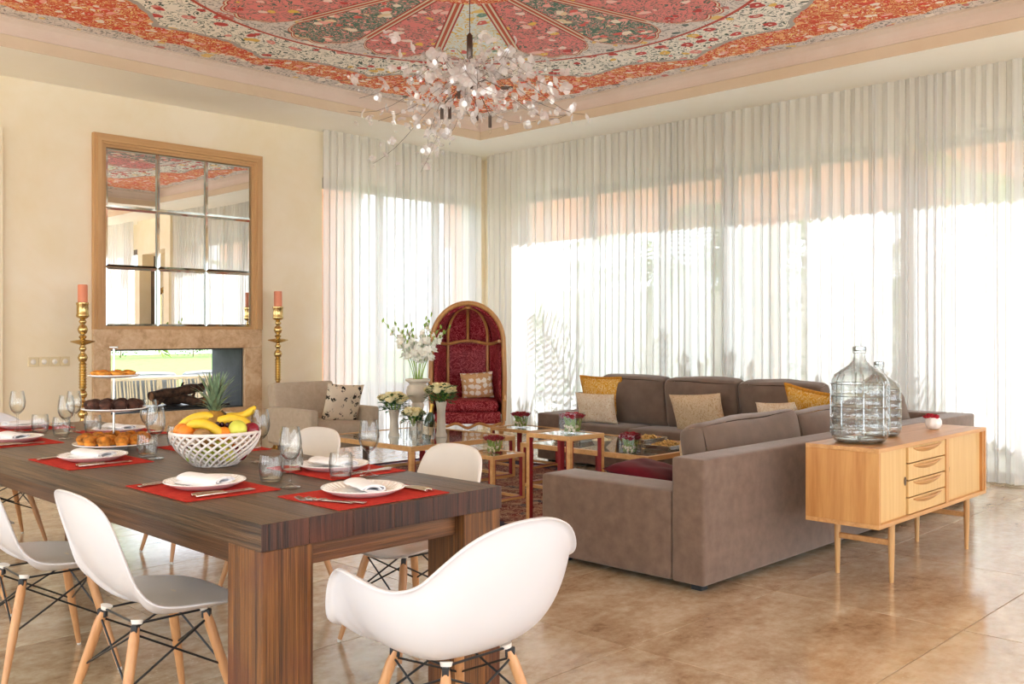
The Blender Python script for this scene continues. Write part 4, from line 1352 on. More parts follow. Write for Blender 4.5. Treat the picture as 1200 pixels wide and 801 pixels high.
# sectional sofa (L shaped)
so = thing('sectional_sofa', 'large L-shaped taupe sectional sofa between the sideboard and the curtains', 'sofa', (4.12, 2.69, 0))
def sb(name, x0, x1, y0, y1, z0, z1, r=.02, bulge=(0, 0, 0), mat='sofa', wr=0, seed=0):
    m = MB(); softbox(m, ((x0 + x1) / 2, (y0 + y1) / 2, (z0 + z1) / 2), (x1 - x0, y1 - y0, z1 - z0), r, bulge, 6, 0, wr, None, seed)
    return m.build(name, M[mat], so, smooth=70)
LX = 3.85; LY = 3.98
sb('backrest', 0, LX, 0, .20, .035, .68, .018)
sb('armrest', .0, .30, .203, 1.12, .035, .50, .022, (0, 0, .004))
sb('seat_base', .303, LX - .7, .203, 1.10, .035, .27, .015)
for k in range(3):
    a = .305 + k * .95
    sb('seat_cushion', a, a + .945, .205, 1.12, .272, .42, .03, (0, 0, .012), 'sofa_c')
sb('backrest', LX - .20, LX, .203, LY, .035, .68, .018)
sb('armrest', LX - .82, LX - .203, LY - .30, LY, .035, .50, .022, (0, 0, .004))
sb('seat_base', LX - .80, LX - .203, 1.10, LY - .303, .035, .27, .015)
for k in range(3):
    a = 1.14 + k * .845
    sb('seat_cushion', LX - .82, LX - .205, a, a + .84, .272, .42, .03, (0, 0, .012), 'sofa_c')
for (x, y) in ((.08, .08), (LX - .1, .08), (.08, 1.0), (LX - .7, LY - .1), (LX - .1, LY - .1), (LX - .7, 1.1)):
    MB().bx(x - .03, x + .03, y - .03, y + .03, 0, .04).build('foot', M['black'], so)

def bigcushion(w, h, t, seed):
    def b():
        m = MB(); softbox(m, (0, 0, h / 2), (w, t, h), .055, (.012, .05, .02), 9, 0, .016, None, seed)
        o = m.build('back_cushion', M['sofa_c'], smooth=80)
        return o
    return b
# back cushions of the near arm of the sofa (seen from behind)
for k, (x, dz, rr, nm) in enumerate([(5.16, 0, 3, 'nearest the dining table on the near sofa back'), (6.30, .01, -2, 'right behind the large glass carboy')]):
    inst(('bc', k), bigcushion(1.13, .385, .2, 3 + k), 'long taupe back cushion ' + nm, 'cushion', (x, 3.03, .425), 0, 'taupe sofa back cushions', rot=(R(-12), R(-1.5), R(rr * .3)))
inst(('bc', 5), bigcushion(.75, .42, .2, 8), 'slumped taupe back cushion beyond the carboys', 'cushion', (7.05, 3.04, .43), 0, 'taupe sofa back cushions', rot=(R(-12), R(-5), R(-4)))
# back cushions along the window
for k, (y, nm) in enumerate([(5.70, 'beside the gold cushion, farthest along the window'), (4.92, 'second from the far arm along the window'), (4.12, 'third from the far arm along the window')]):
    inst(('bw', k), bigcushion(.80, .47, .2, 12 + k), 'taupe back cushion ' + nm, 'cushion', (7.60, y, .425), 0, 'taupe sofa back cushions', rot=(R(-9), 0, R(90)))

def pill(mat, w, h, t, seed, trim=None):
    def b():
        o = pillow(MB(), w, h, t, 16, 0, seed).build('throw_pillow', M[mat], smooth=80)
        if trim:
            pts = []
            N = 48
            for k in range(N + 1):
                s_ = (k / N * 4) % 4; sd = int(s_); u = (s_ - sd) * 2 - 1
                if sd == 0: x, y = u, -1
                elif sd == 1: x, y = 1, u
                elif sd == 2: x, y = -u, 1
                else: x, y = -1, -u
                pin = 1 - .055 * (1 - abs(x) ** 2) * abs(y) ** 2; pin2 = 1 - .055 * (1 - abs(y) ** 2) * abs(x) ** 2
                pts.append((x * w / 2 * pin2, 0, h / 2 + y * h / 2 * pin))
            MB().tube(pts, .014, 6, cap=False).build('fringe', M[trim], o)
        return o
    return b
# pillows on the far arm: plane facing -X => rotate so local y -> -X
inst('p1', pill('goldpaisley', .50, .46, .14, 1, 'goldtrim'), 'fringed gold cushion behind the cream lace cushion', 'cushion', (7.52, 6.05, .43), rot=(R(-14), 0, R(92)))
inst('p2', pill('creamlace', .46, .31, .13, 2), 'cream lace cushion in front of the fringed gold cushion', 'cushion', (7.30, 5.98, .425), rot=(R(-14), 0, R(95)))
inst('p3', pill('beigedamask', .56, .36, .15, 3), 'beige damask cushion alone on the middle of the window side', 'cushion', (7.36, 4.82, .425), rot=(R(-16), R(4), R(88)))
inst('p4', pill('goldpaisley', .48, .46, .14, 4, 'goldtrim'), 'fringed gold cushion beside the glass carboys', 'cushion', (7.36, 3.72, .44), rot=(R(-22), R(-8), R(75)))
inst('p5', pill('creamlace', .46, .34, .13, 5), 'cream cushion peeking over the near sofa back', 'cushion', (6.92, 3.75, .45), rot=(R(-18), R(4), R(70)))
inst('p6', pill('velvet', .46, .42, .12, 6), 'crimson velvet cushion lying behind the low sofa arm', 'cushion', (4.70, 3.22, .44), rot=(R(-80), 0, R(6)))
inst('p7', pill('beigedamask', .34, .26, .10, 7), 'beige cushion edge in front of the nearest back cushion', 'cushion', (4.90, 3.23, .43), rot=(R(-8), 0, R(4)))

# sideboard
sd = thing('sideboard', 'light oak sideboard with sliding doors and four drawers behind the sofa', 'sideboard', (4.74, 2.06, 0))
W, D, Z0, Z1 = 1.56, .40, .325, .735
tk = .022
MB().bx(0, W, 0, D, Z1 - tk, Z1).build('top', M['oak_x'], sd, smooth=0, bevel=.002)
MB().bx(0, W, 0, D, Z0, Z0 + tk).build('bottom', M['oak_x'], sd, smooth=0, bevel=.002)
MB().bx(0, tk, 0.0, D, Z0 + tk, Z1 - tk).build('side_panel', M['oak_side'], sd, smooth=0, bevel=.002)
MB().bx(W - tk, W, 0.0, D, Z0 + tk, Z1 - tk).build('side_panel', M['oak_side'], sd, smooth=0, bevel=.002)
MB().bx(tk, W - tk, D - .012, D - .002, Z0 + tk, Z1 - tk).build('back_panel', M['oak_x'], sd, smooth=0)
# px measured splits on the front
def fx(px_):  # x on the front plane from the photo
    l = (px_ - 600) / 1120; d = 2.06 / (.701 - l * .713); return (.713 + l * .701) * d - 4.74
dr0, dr1 = fx(1067.5), fx(1110)
MB().bx(tk, dr0 - .006, .022, .034, Z0 + tk, Z1 - tk).build('sliding_door', M['oak_door'], sd, smooth=0, bevel=.0015)
MB().bx(dr1 + .05, W - tk - .03, .022, .034, Z0 + tk, Z1 - tk).build('sliding_door', M['oak_door'], sd, smooth=0, bevel=.0015)
MB().bx(W - tk - .03, W - tk, .006, .04, Z0 + tk, Z1 - tk).build('divider', M['oak_side'], sd, smooth=0)
MB().bx(dr1 + .004, dr1 + .05, .006, .05, Z0 + tk, Z1 - tk).build('divider', M['oak_side'], sd, smooth=0)
for x in (dr0 - .025, dr1 + .075):
    MB().lathe([(0, 0), (.017, 0), (.017, .004), (0, .003)], 14, mi=0).build('door_pull', M['darksteel'], sd, loc=(x, .021, (Z0 + Z1) / 2), rot=(R(90), 0, 0)).scale = (.6, 1.35, 1)
hgt = (Z1 - Z0 - 2 * tk) / 4
for k in range(4):
    z = Z0 + tk + k * hgt
    dw = MB().bx(dr0, dr1, .010, .03, z + .003, z + hgt - .003).build('drawer', M['oak_door'], sd, smooth=0, bevel=.002)
    cxm = (dr0 + dr1) / 2; wd = (dr1 - dr0) * .38
    m = MB()
    def lip(u, v):
        x = (u * 2 - 1) * wd
        e = 1 - (u * 2 - 1) ** 2
        return (cxm + x, .009 - .022 * e * math.sin(v * PI * .5), z + hgt - .012 + (-.004) - .026 * e * (1 - v) + .004 * v)
    m.grid(lip, 20, 5)
    m.build('drawer_lip', M['oak_x'], dw, smooth=60, solid=.004)
for (a, b) in ((.28, .055), (.28, D - .045), (W - .18, .055), (W - .18, D - .045)):
    MB().tube([(a, b, Z0 + .0), (a, b, .2), (a, b, 0)], [.017, .017, .0115], 14).build('leg', M['oak_z'], sd)
for a in (.28, W - .18):
    MB().bx(a - .011, a + .011, .055, D - .045, .195, .225).build('stretcher', M['oak_x'], sd, bevel=.004)
MB().bx(.28, W - .18, D / 2 - .01, D / 2 + .01, Z0 - .03, Z0).build('under_rail', M['oak_x'], sd, smooth=0)

# glass carboys
def carboy():
    root = empty('carboy')
    def prof(off):
        P_ = [(0, .004), (.10, .004), (.128, .012), (.142, .03), (.147, .055)]
        for k in range(4):
            z = .08 + k * .058
            P_ += [(.147, z), (.142, z + .008), (.142, z + .045), (.147, z + .053)]
        P_ += [(.147, .315), (.143, .34), (.125, .367), (.09, .392), (.055, .415), (.036, .438), (.030, .46), (.029, .475), (.035, .478), (.036, .49), (.030, .493), (.034, .498), (.034, .512), (.028, .515)]
        return [(max(0, r - off if r > 0 else 0), z + (off if i < 2 else 0)) for i, (r, z) in enumerate(P_)]
    def sq(a, z):
        return 1 + (.035 * math.cos(4 * a) * (-1) + .008 * (1 if math.cos(8 * a) > .2 else 0)) * (1 if .03 < z < .34 else .2)
    m = MB()
    m.open_lathe(prof(0), 64, fn=sq)
    o = m.build('body', M['carboyglass'], root, smooth=50)
    m = MB(); m.lathe([(.0, .004), (.122, .006), (.132, .016), (.12, .022), (0, .016)], 40); m.build('thick_base', M['carboyglass_base'], root)
    m = MB(); m.lathe([(.0285, .488), (.0355, .489), (.0365, .5), (.0355, .513), (.0285, .514), (.0285, .488)], 28); m.build('lip_ring', M['carboyglass_base'], root)
    for k in range(5):
        z = .078 + k * .058 if k < 4 else .315
        pts = [(math.cos(2 * PI * j / 64) * .1475 * sq(2 * PI * j / 64, .2), math.sin(2 * PI * j / 64) * .1475 * sq(2 * PI * j / 64, .2), z) for j in range(65)]
        MB().tube(pts, .0035, 6, cap=False).build('glass_rib', M['carboyglass_base'], root)
    for k in range(8):
        a = 2 * PI * (k + .5) / 8
        rr = .1478 * sq(a, .2)
        MB().tube([(math.cos(a) * rr, math.sin(a) * rr, .05), (math.cos(a) * rr, math.sin(a) * rr, .32), (math.cos(a) * .126, math.sin(a) * .126, .367)], .0035, 6).build('glass_rib', M['carboyglass_base'], root)
    return root
M['carboyglass'] = thin_glass('carboy_wall_glass', (.90, .92, .91), (.20, .22, .22), .9, .10, .02, 1.5)
M['carboyglass_base'] = thin_glass('carboy_rib_glass', (.82, .85, .84), (.10, .11, .11), .9, .16, .03, 1.1)
for nmat in ('carboyglass',):
    mt = M[nmat]
    nt = mt.node_tree
    tc = nt.nodes.new('ShaderNodeTexCoord'); ns = nt.nodes.new('ShaderNodeTexNoise'); ns.inputs['Scale'].default_value = 14
    bm_ = nt.nodes.new('ShaderNodeBump'); bm_.inputs['Strength'].default_value = .6; bm_.inputs['Distance'].default_value = .02
    nt.links.new(tc.outputs['Object'], ns.inputs['Vector']); nt.links.new(ns.outputs[0], bm_.inputs['Height'])
    for nd in nt.nodes:
        if nd.type == 'BSDF_GLOSSY': nt.links.new(bm_.outputs[0], nd.inputs['Normal'])
inst('carboy', carboy, 'large clear glass carboy nearest the end of the sideboard', 'glass carboy', (4.955, 2.26, Z1 + .0005), R(10), 'glass carboys')
inst('carboy', carboy, 'smaller looking clear glass carboy standing behind the large one', 'glass carboy', (5.36, 2.33, Z1 + .0005), R(30), 'glass carboys', scale=.82)

# small round flower pot on the sideboard
def sprig_rose(mat, r=.018):
    def b():
        m = MB()
        for ringk, (rr, n, tl, hgt_) in enumerate([(.25, 4, .1, 1.0), (.6, 6, .35, .95), (.95, 8, .75, .75)]):
            for k in range(n):
                a = 2 * PI * k / n + ringk * .5
                def f(u, v):
                    w = (u - .5) * 1.6 * (2 * PI / n)
                    q = r * rr * (.55 + .45 * v ** .7 + (v ** 3) * tl * .35)
                    return (math.cos(a + w * .8) * q, math.sin(a + w * .8) * q, r * (-.5 + (1.15 * hgt_) * v - .25 * (u - .5) ** 2 * 4 * v))
                m.grid(f, 3, 3)
        m.ball((0, 0, -r * .25), (r * .5, r * .5, r * .4), 8, 5)
        return m.build('rose', M[mat], smooth=70, weld=False)
    return b
def leafcluster(n, rad, h, mat, size=.03, seed=1, name='foliage', z0=0, up=.5):
    rs = random.Random(seed)
    m = MB()
    for k in range(n):
        a = rs.random() * 2 * PI; q = rad * math.sqrt(rs.random()); z = z0 + h * rs.random()
        p = V(math.cos(a) * q, math.sin(a) * q, z)
        d = V(math.cos(a) + rs.uniform(-.5, .5), math.sin(a) + rs.uniform(-.5, .5), up + rs.uniform(-.6, .5)).normalized()
        s_ = d.cross(V(0, 0, 1)).normalized() if abs(d.z) < .98 else V(1, 0, 0)
        L = size * rs.uniform(.7, 1.3)
        nn = s_.cross(d)
        m.add([p, p + d * L * .5 + s_ * L * .28 + nn * L * .06, p + d * L, p + d * L * .5 - s_ * L * .28 + nn * L * .06], [(0, 1, 2, 3)])
    o = m.build(name, M[mat], smooth=0, weld=False)
    return o
pot = MB().lathe([(0, 0), (.02, 0), (.036, .008), (.048, .03), (.046, .055), (.034, .072), (.03, .068), (.041, .05), (.04, .03), (0, .012)], 32, fn=lambda a, z: 1 + .03 * math.cos(8 * a)).build('flower_pot', M['porcelain'])
pot.location = (5.93, 2.24, Z1 + .001); pot.rotation_euler = (0, 0, 0); pot.scale = (1.1, 1.0, 1.0)
tag(pot, 'small ribbed cream pot of red flowers on the sideboard top', 'flower pot')
_wr = place_words([(math.cos(k * 2.4) * math.sqrt(k), math.sin(k * 2.4) * math.sqrt(k)) for k in range(12)], 3)
for k in range(12):
    a = k * 2.4; q = .011 * math.sqrt(k)
    v = cR * (q * math.cos(a) * 1.1 - .012) + cF * (q * math.sin(a))
    inst('redbloom', sprig_rose('bright_red', .015), 'bright red bloom in the small cream sideboard pot, ' + _wr[k], 'flower', (5.93 + v.x, 2.24 + v.y, Z1 + .081 + .006 * math.cos(k)), k, 'red blooms in the small pot')

# nest of frame tables
def frametable(name, w, d, h, label, loc, inner=True, glassz=None, bw=.03):
    root = thing(name, label, 'table', loc)
    x, y = w / 2, d / 2
    b = bw
    for (a0, a1, c0, c1) in ((-x, x, -y, -y + b), (-x, x, y - b, y), (-x, -x + b, -y + b, y - b), (x - b, x, -y + b, y - b)):
        MB().bx(a0, a1, c0, c1, h - b * 1.0, h).build('top_rail', M['birch'], root, smooth=0, bevel=.002)
    for sx in (-1, 1):
        for sy in (-1, 1):
            cx, cy = sx * (x - b / 2), sy * (y - b / 2)
            MB().box((cx, cy, (h - b) / 2), (b, b, h - b)).build('leg', M['birch'], root, smooth=0, bevel=.002)
            # red lacquered inner faces
            MB().box((cx - sx * (b / 2 + .003), cy, (h - b) / 2), (.006, b * .98, h - b - .002)).build('leg_lining', M['redwood'], root, smooth=0)
            MB().box((cx, cy - sy * (b / 2 + .003), (h - b) / 2), (b * .98, .006, h - b - .002)).build('leg_lining', M['redwood'], root, smooth=0)
    for sy in (-1, 1):
        MB().bx(-x + b, x - b, sy * y - (b if sy > 0 else 0), sy * y + (b if sy < 0 else 0), 0.0, b * .7).build('bottom_rail', M['birch'], root, smooth=0)
        MB().bx(-x + b, x - b, sy * y - (b if sy > 0 else 0), sy * y + (b if sy < 0 else 0), b * .7, b * .8).build('rail_lining', M['redwood'], root, smooth=0)
    for sx in (-1, 1):
        MB().bx(sx * x - (b if sx > 0 else 0), sx * x + (b if sx < 0 else 0), -y + b, y - b, 0.0, b * .7).build('bottom_rail', M['birch'], root, smooth=0)
    MB().bx(-x + b, x - b, -y + b, y - b, h - .012, h - .004).build('glass_top', M['topglass'], root, smooth=0)
    return root
RUG = .0108
frametable('side_table', .36, .40, .62, 'tall square side table with glass top beside the low sofa arm', (4.96, 4.36, RUG))
frametable('side_table', .42, .56, .365, 'small glass topped table standing in front of the far sofa arm', (6.86, 6.56, 0 if False else RUG))
frametable('side_table', .36, .38, .36, 'small low table with red flowers nearest the dining table', (5.29, 5.42, RUG))
frametable('coffee_table', 1.22, 1.30, .37, 'low glass coffee table holding the vases and champagne', (5.61, 6.72, RUG), bw=.038)
frametable('coffee_table', 1.05, 1.35, .37, 'low glass coffee table with snack trays before the sofa', (6.40, 5.00, RUG), bw=.038)
GT = RUG + .37 - .0035

# red flower cubes
def cube_vase(w=.09, h=.10):
    root = empty('glass_cube_vase')
    m = MB(); m.bx(-w / 2, w / 2, -w / 2, w / 2, 0, h); m.f.pop(1) if False else None
    m.f = [f for i, f in enumerate(m.f) if i != 1]; m.m = m.m[:-1]
    m.build('glass_wall', M['tumbler'], root, smooth=0, weld=False)
    rs = random.Random(5)
    m = MB()
    for k in range(26):
        m.cyl((rs.uniform(-.032, .032), rs.uniform(-.032, .032), .008), (rs.uniform(-.036, .036), rs.uniform(-.036, .036), h - .02), .0028, n=5)
    o = m.build('stems', M['stemg'], root, weld=False); o['kind'] = 'stuff'
    m = MB()
    for k in range(40): m.ball((rs.uniform(-.036, .036), rs.uniform(-.036, .036), rs.uniform(.01, .035)), .0065, 6, 4)
    o = m.build('pebbles', M['popcorn'], root, weld=False); o['kind'] = 'stuff'
    return root
cubes = [((5.31, 5.42), RUG + .36 - .0035, 'on the small low table', 1.4), ((6.86, 6.62), RUG + .365 - .0035, 'before the far sofa arm', 1.6),
         ((5.00, 4.33), RUG + .62 - .0035, 'on the tall side table', 1.45), ((6.00, 4.60), GT, 'by the trays, on the window side of its twin', 1.45), ((6.19, 4.74), GT, 'by the trays, on the sideboard side of its twin', 1.4)]
for (p, z, w_, s_) in cubes:
    inst('cube', cube_vase, 'glass cube of red roses ' + w_, 'vase', (*p, z), rnd.uniform(-.1, .3), 'glass cube vases', scale=s_)
    _w = place_words([(i, j) for i in range(3) for j in range(3)], 3)
    for i in range(3):
        for j in range(3):
            inst('redrose', sprig_rose('rose_red', .021), 'red rose ' + {'on the small low table': 'cube, small low table', 'before the far sofa arm': 'cube, far sofa arm', 'on the tall side table': 'cube, tall side table'}.get(w_, 'cube, window side of pair' if 'window' in w_ else 'cube, sideboard side of pair') + ', ' + _w[i * 3 + j], 'rose', (p[0] + (i - 1) * .028 * s_, p[1] + (j - 1) * .028 * s_, z + (.082 + .004 * ((i + j) % 2)) * s_), i * 2 + j, 'red roses ' + w_, scale=s_ * .98)

# snack trays
def tray(w, d, mat='silver'):
    def b():
        m = MB()
        m.bx(-w / 2, w / 2, -d / 2, d / 2, 0, .004)
        for sx in (-1, 1): m.box((sx * (w / 2 + .008), 0, .018), (.004, d + .03, .034), ry=sx * R(25))
        for sy in (-1, 1): m.box((0, sy * (d / 2 + .008), .018), (w + .03, .004, .034), rx=-sy * R(25))
        return m.build('serving_tray', M[mat], smooth=0, bevel=.001)
    return b
def heap(n, w, d, h, r, mat, name, seed):
    rs = random.Random(seed); m = MB()
    for k in range(n):
        x = rs.uniform(-1, 1); y = rs.uniform(-1, 1)
        z = h * (1 - max(abs(x), abs(y)) ** 2) * rs.random()
        m.ball((x * w / 2 * .93, y * d / 2 * .93, r + z), (r, r * rs.uniform(.7, 1.2), r * .8), 6, 4)
    return m.build(name, M[mat], weld=False)
for (p, w_, mt, seed, rz, sz) in [((6.47, 4.57), 'of golden nuts at the sofa end of the coffee table', 'nuts', 1, 4, (.32, .22)), ((6.35, 5.42), 'of pale snacks behind the tall side table', 'popcorn', 2, 5, (.36, .26)), ((6.72, 4.98), 'of mixed bites at the far edge of the coffee table', 'nuts', 3, 0, (.3, .2))]:
    tr_ = tray(*sz)(); tr_.location = (*p, GT + .001); tr_.rotation_euler = (0, 0, R(rz)); tag(tr_, 'silver serving tray ' + w_, 'tray')
    hp = heap(190, sz[0], sz[1], .05, .0105, mt, 'snacks', seed); hp.location = (*p, GT + .006); hp.rotation_euler = (0, 0, R(rz))
    tag(hp, 'heap of snacks filling the silver tray ' + w_, 'snacks', kind='stuff')
    MB()
bw_ = MB().lathe([(0, 0), (.035, 0), (.07, .035), (.082, .06), (.078, .06), (.066, .037), (.0, .008)], 32).build('snack_bowl', M['marble'])
bw_.location = (6.12, 4.98, GT + .001); tag(bw_, 'cream bowl of bread behind the tall rose cube vase', 'bowl')
hp = heap(24, .12, .12, .03, .018, 'popcorn', 'bread_bites', 9); hp.location = (6.12, 4.98, GT + .035); tag(hp, 'bread bites filling the cream bowl', 'snacks', kind='stuff')

# vases with flowers on the flower coffee table
def urn():
    pr = [(0, 0), (.085, 0), (.09, .02), (.07, .04), (.055, .07), (.052, .2), (.06, .26), (.05, .28), (.075, .31), (.105, .35), (.112, .39), (.10, .43), (.078, .45), (.085, .465), (.115, .48), (.118, .50), (.1, .505), (.075, .47), (0, .46)]
    return MB().lathe(pr, 40).build('marble_urn', M['marble'], smooth=50)
UX, UY = 5.83, 6.98
inst('urn', urn, 'tall cream marble urn holding white gladioli', 'urn', (UX, UY, GT + .001))
def vase(h):
    def b():
        s_ = h / .3
        pr = [(0, 0), (.052, 0), (.052, .02), (.042, .04), (.04, .1), (.036, .17), (.038, .22), (.046, .265), (.05, .285), (.05, .3), (.04, .3), (.03, .25), (0, .2)]
        return MB().lathe([(r, z * s_) for r, z in pr], 32, fn=lambda a, z: 1 + (.03 * math.cos(10 * a) if .04 < z < .25 else 0)).build('stone_vase', M['marble'], smooth=50)
    return b
V1 = (5.45, 6.86); V2 = (5.72, 6.52); V3 = (5.42, 6.55)
inst('v1', vase(.24), 'short cream vase of pale roses next to the beige armchair', 'vase', (*V1, GT + .001))
inst('v2', vase(.32), 'tall cream vase of pale roses next to the red chair', 'vase', (*V2, GT + .001))
def glassvase():
    m = MB(); m.open_lathe([(0, .002), (.035, .002), (.04, .02), (.038, .12), (.045, .16)], 28)
    return m.build('glass_vase', M['tumbler'], smooth=50)
inst('v3', glassvase, 'clear glass vase of pale roses behind the champagne bottle', 'vase', (*V3, GT + .001))
def bouquet(center, z, n, R_, nm, seed, leafn=140):
    fo = leafcluster(leafn, R_ * .95, R_ * 1.1, 'leaf', .055, seed, 'rose_foliage', 0, .2)
    fo.location = (center[0], center[1], z - .01); tag(fo, 'green rose leaves in the ' + nm, 'foliage', kind='stuff')
    st = MB()
    rs = random.Random(seed)
    _w = place_words([(math.cos(k * 2.4) * math.sqrt(k + .5), math.sin(k * 2.4) * math.sqrt(k + .5)) for k in range(n)], 4 if n > 12 else 2)
    for k in range(n):
        a = k * 2.4; q = R_ * math.sqrt((k + .5) / n)
        zz = z + R_ * 1.15 - q * q / R_ * .45 + rs.uniform(-.01, .01)
        inst('whiterose', sprig_rose('rose_white', .038), 'cream rose, ' + nm.split(' beside')[0].split(' behind')[0] + ', ' + _w[k], 'rose', (center[0] + math.cos(a) * q, center[1] + math.sin(a) * q, zz), a, 'cream roses in the ' + nm, rot=(math.sin(a) * -.5 * q / R_, math.cos(a) * .5 * q / R_, a))
        st.tube([(center[0], center[1], z - .05), (center[0] + math.cos(a) * q, center[1] + math.sin(a) * q, zz - .01)], .003, 5)
    s_ = st.build('rose_stems', M['stemg'], weld=False); tag(s_, 'green rose stems in the ' + nm, 'stems', kind='stuff')
bouquet(V1, GT + .24, 17, .125, 'short vase beside the beige armchair', 11, 220)
bouquet(V2, GT + .32, 17, .13, 'tall vase beside the red hooded chair', 12, 260)
bouquet(V3, GT + .16, 9, .09, 'glass vase behind the champagne', 13, 150)

# gladioli
def gladiolus(L, bend, seed):
    rs = random.Random(seed)
    root = None
    pts = [V(bend * (t ** 1.7) * L, 0, t * L * (1 - .1 * bend * t)) for t in [k / 10 for k in range(11)]]
    m = MB().tube(pts, [.0055 - .0035 * k / 10 for k in range(11)], 6)
    for k in range(6):   # closed buds at the tip
        p = pts[10 - k // 2] if k < 4 else pts[8]
        m.ball(p + V(rs.uniform(-.008, .008), rs.uniform(-.008, .008), .01 * (k % 2)), (.008, .008, .018), 6, 5)
    root = m.build('gladiolus', M['stemg'], weld=False)
    for b_ in range(7):
        t = .42 + b_ * .07
        k = t * 10; a = int(k); p = pts[a].lerp(pts[min(10, a + 1)], k - a)
        m = MB(); az = b_ * 2.6 + seed
        out = V(math.cos(az), math.sin(az), .5).normalized()
        sdir = out.cross(V(0, 0, 1)).normalized(); up = sdir.cross(out)
        for q in range(6):
            qa = 2 * PI * q / 6
            rad = sdir * math.cos(qa) + up * math.sin(qa)
            tan = -sdir * math.sin(qa) + up * math.cos(qa)
            s_ = .07 * (1 - .08 * b_)
            def f(u, v):
                return p + out * (.2 + .9 * v - .25 * v * v) * s_ + rad * (v ** 1.2) * s_ * .75 + tan * (u - .5) * s_ * .7 * math.sin(PI * (.15 + .8 * v))
            m.grid(f, 2, 4)
        m.build('blossom', M['petal_white'], root, smooth=70, weld=False)
    for q in range(2):
        pass
    return root
ORD2 = ORD + ['tenth', 'eleventh']
gls = [(-1.0, .62, .55), (-.7, .58, .38), (-.45, .55, .2), (-.15, .56, .12), (.1, .62, .15), (.35, .66, .2), (.6, .55, .42), (.85, .56, .6), (.2, .5, .28), (-.3, .5, .35), (1.0, .5, .5)]
for k, (sx, L, bd) in enumerate(gls):
    g = gladiolus(L, bd * .85, k)
    ang = math.atan2(cR.y, cR.x) if sx > 0 else math.atan2(-cR.y, -cR.x)
    g.location = (UX + cR.x * sx * .035, UY + cR.y * sx * .035, GT + .46); g.rotation_euler = (0, 0, ang + rnd.uniform(-.9, .9) * (1 - abs(sx) * .6))
    tag(g, 'white gladiolus stem in the marble urn, ' + ORD2[sorted(range(11), key=lambda q: gls[q][0]).index(k)] + ' from the left', 'flower', 'white gladioli in the urn')

# champagne bottle in a glass bucket, tall glasses
bt = thing('champagne_bottle', 'dark green champagne bottle with gold foil in the glass bucket', 'bottle', (5.42, 6.38, GT + .008)); bt.rotation_euler = (R(8), R(7), 0)
MB().lathe([(0, 0), (.04, 0), (.043, .01), (.043, .15), (.038, .185), (.02, .235), (.015, .26), (.0, .26)], 28).build('body', M['bottle'], bt, smooth=50)
MB().lathe([(.019, .235), (.0165, .26), (.0165, .29), (.019, .3), (.017, .315), (0, .318)], 24).build('foil_neck', M['foil'], bt, smooth=50)
MB().lathe([(.0438, .05), (.0438, .12), (.0436, .12), (.0436, .05)], 24).build('label', M['label'], bt)
m = MB(); m.open_lathe([(0, .002), (.07, .002), (.075, .02), (.085, .17), (.0835, .17), (.073, .02), (0, .006)], 32)
tag(m.build('ice_bucket', M['tumbler'], smooth=50, loc=(5.42, 6.38, GT + .0005)), 'clear glass ice bucket around the champagne bottle', 'bucket')
def flute():
    m = MB(); m.open_lathe([(0, .002), (.024, .002), (.026, .008), (.029, .06), (.031, .15), (.03, .15), (.027, .06), (.022, .014), (0, .012)], 24)
    return m.build('tall_glass', M['tumbler'], smooth=50)
for (x, y, w_) in ((5.24, 6.46, 'nearest the short rose vase'), (5.27, 6.36, 'in front of the champagne bottle'), (5.33, 6.28, 'at the corner of the coffee table')):
    inst('flute', flute, 'tall clear drinking glass ' + w_, 'glass', (x, y, GT + .0005), 0, 'tall glasses', scale=1.1)

# ------------------------------------------------------------------ beige armchair
ac = thing('lounge_armchair', 'square beige linen armchair standing left of the flower coffee table', 'armchair', (5.50, 8.08, 0), R(180))
def asb(name, c, d, r=.03, bulge=(0, 0, 0), mat='beige', rot=None):
    m = MB(); softbox(m, (0, 0, 0), d, r, bulge, 5)
    o = m.build(name, M[mat], ac, smooth=70); o.location = c
    if rot: o.rotation_euler = rot
    return o
# local +y is the facing direction
asb('backrest', (0, -.33, .50), (.72, .14, .62), .03, (0, .01, 0), rot=(R(10), 0, 0))
asb('armrest', (-.36, .03, .40), (.10, .76, .36), .025)
asb('armrest', (.36, .03, .40), (.10, .76, .36), .025)
asb('seat_cushion', (0, .06, .36), (.60, .66, .15), .035, (0, 0, .02))
asb('seat_frame', (0, .03, .24), (.72, .72, .09), .015)
for sx in (-1, 1):
    for sy in (-1, 1):
        MB().box((sx * .3, .03 + sy * .3, .10), (.05, .05, .20)).build('leg', M['frame'], ac, bevel=.004)
inst('pb', pill('blackfloral', .42, .40, .13, 9), 'cream cushion with black flower print on the beige armchair', 'cushion', (5.60, 7.93, .42), rot=(R(14), R(4), R(-4)))

# ------------------------------------------------------------------ red hooded porter chair
pc = thing('hooded_chair', 'tall crimson damask hooded porter chair with a honey wood frame', 'chair', (7.70, 8.30, 0), R(137))
# local +y faces the camera side
W2, DP, ZD, RD = .40, .50, 1.20, .44
YF = .30
def hood(a, t, off=0):
    """a 0..pi around the back, t 0..1 seat to crown (inner surface)"""
    if t < .5:
        z = .36 + (ZD - .36) * (t / .5); k = 1.0; flare = 1
        x = -math.cos(a) * (W2 - off); y = YF - math.sin(a) * (DP - off)
        return V(x, y, z)
    b_ = (t - .5) / .5 * PI / 2
    x = -math.cos(a) * (W2 - off) * math.cos(b_) if False else -math.cos(a) * (W2 - off)
    # sweep the dome: horizontal rings shrink towards the front crown
    ring = math.cos(b_)
    z = ZD + math.sin(b_) * (RD - off)
    x = -math.cos(a) * (W2 - off) * ring
    y = YF - math.sin(a) * (DP - off) * ring
    return V(x, y, z)
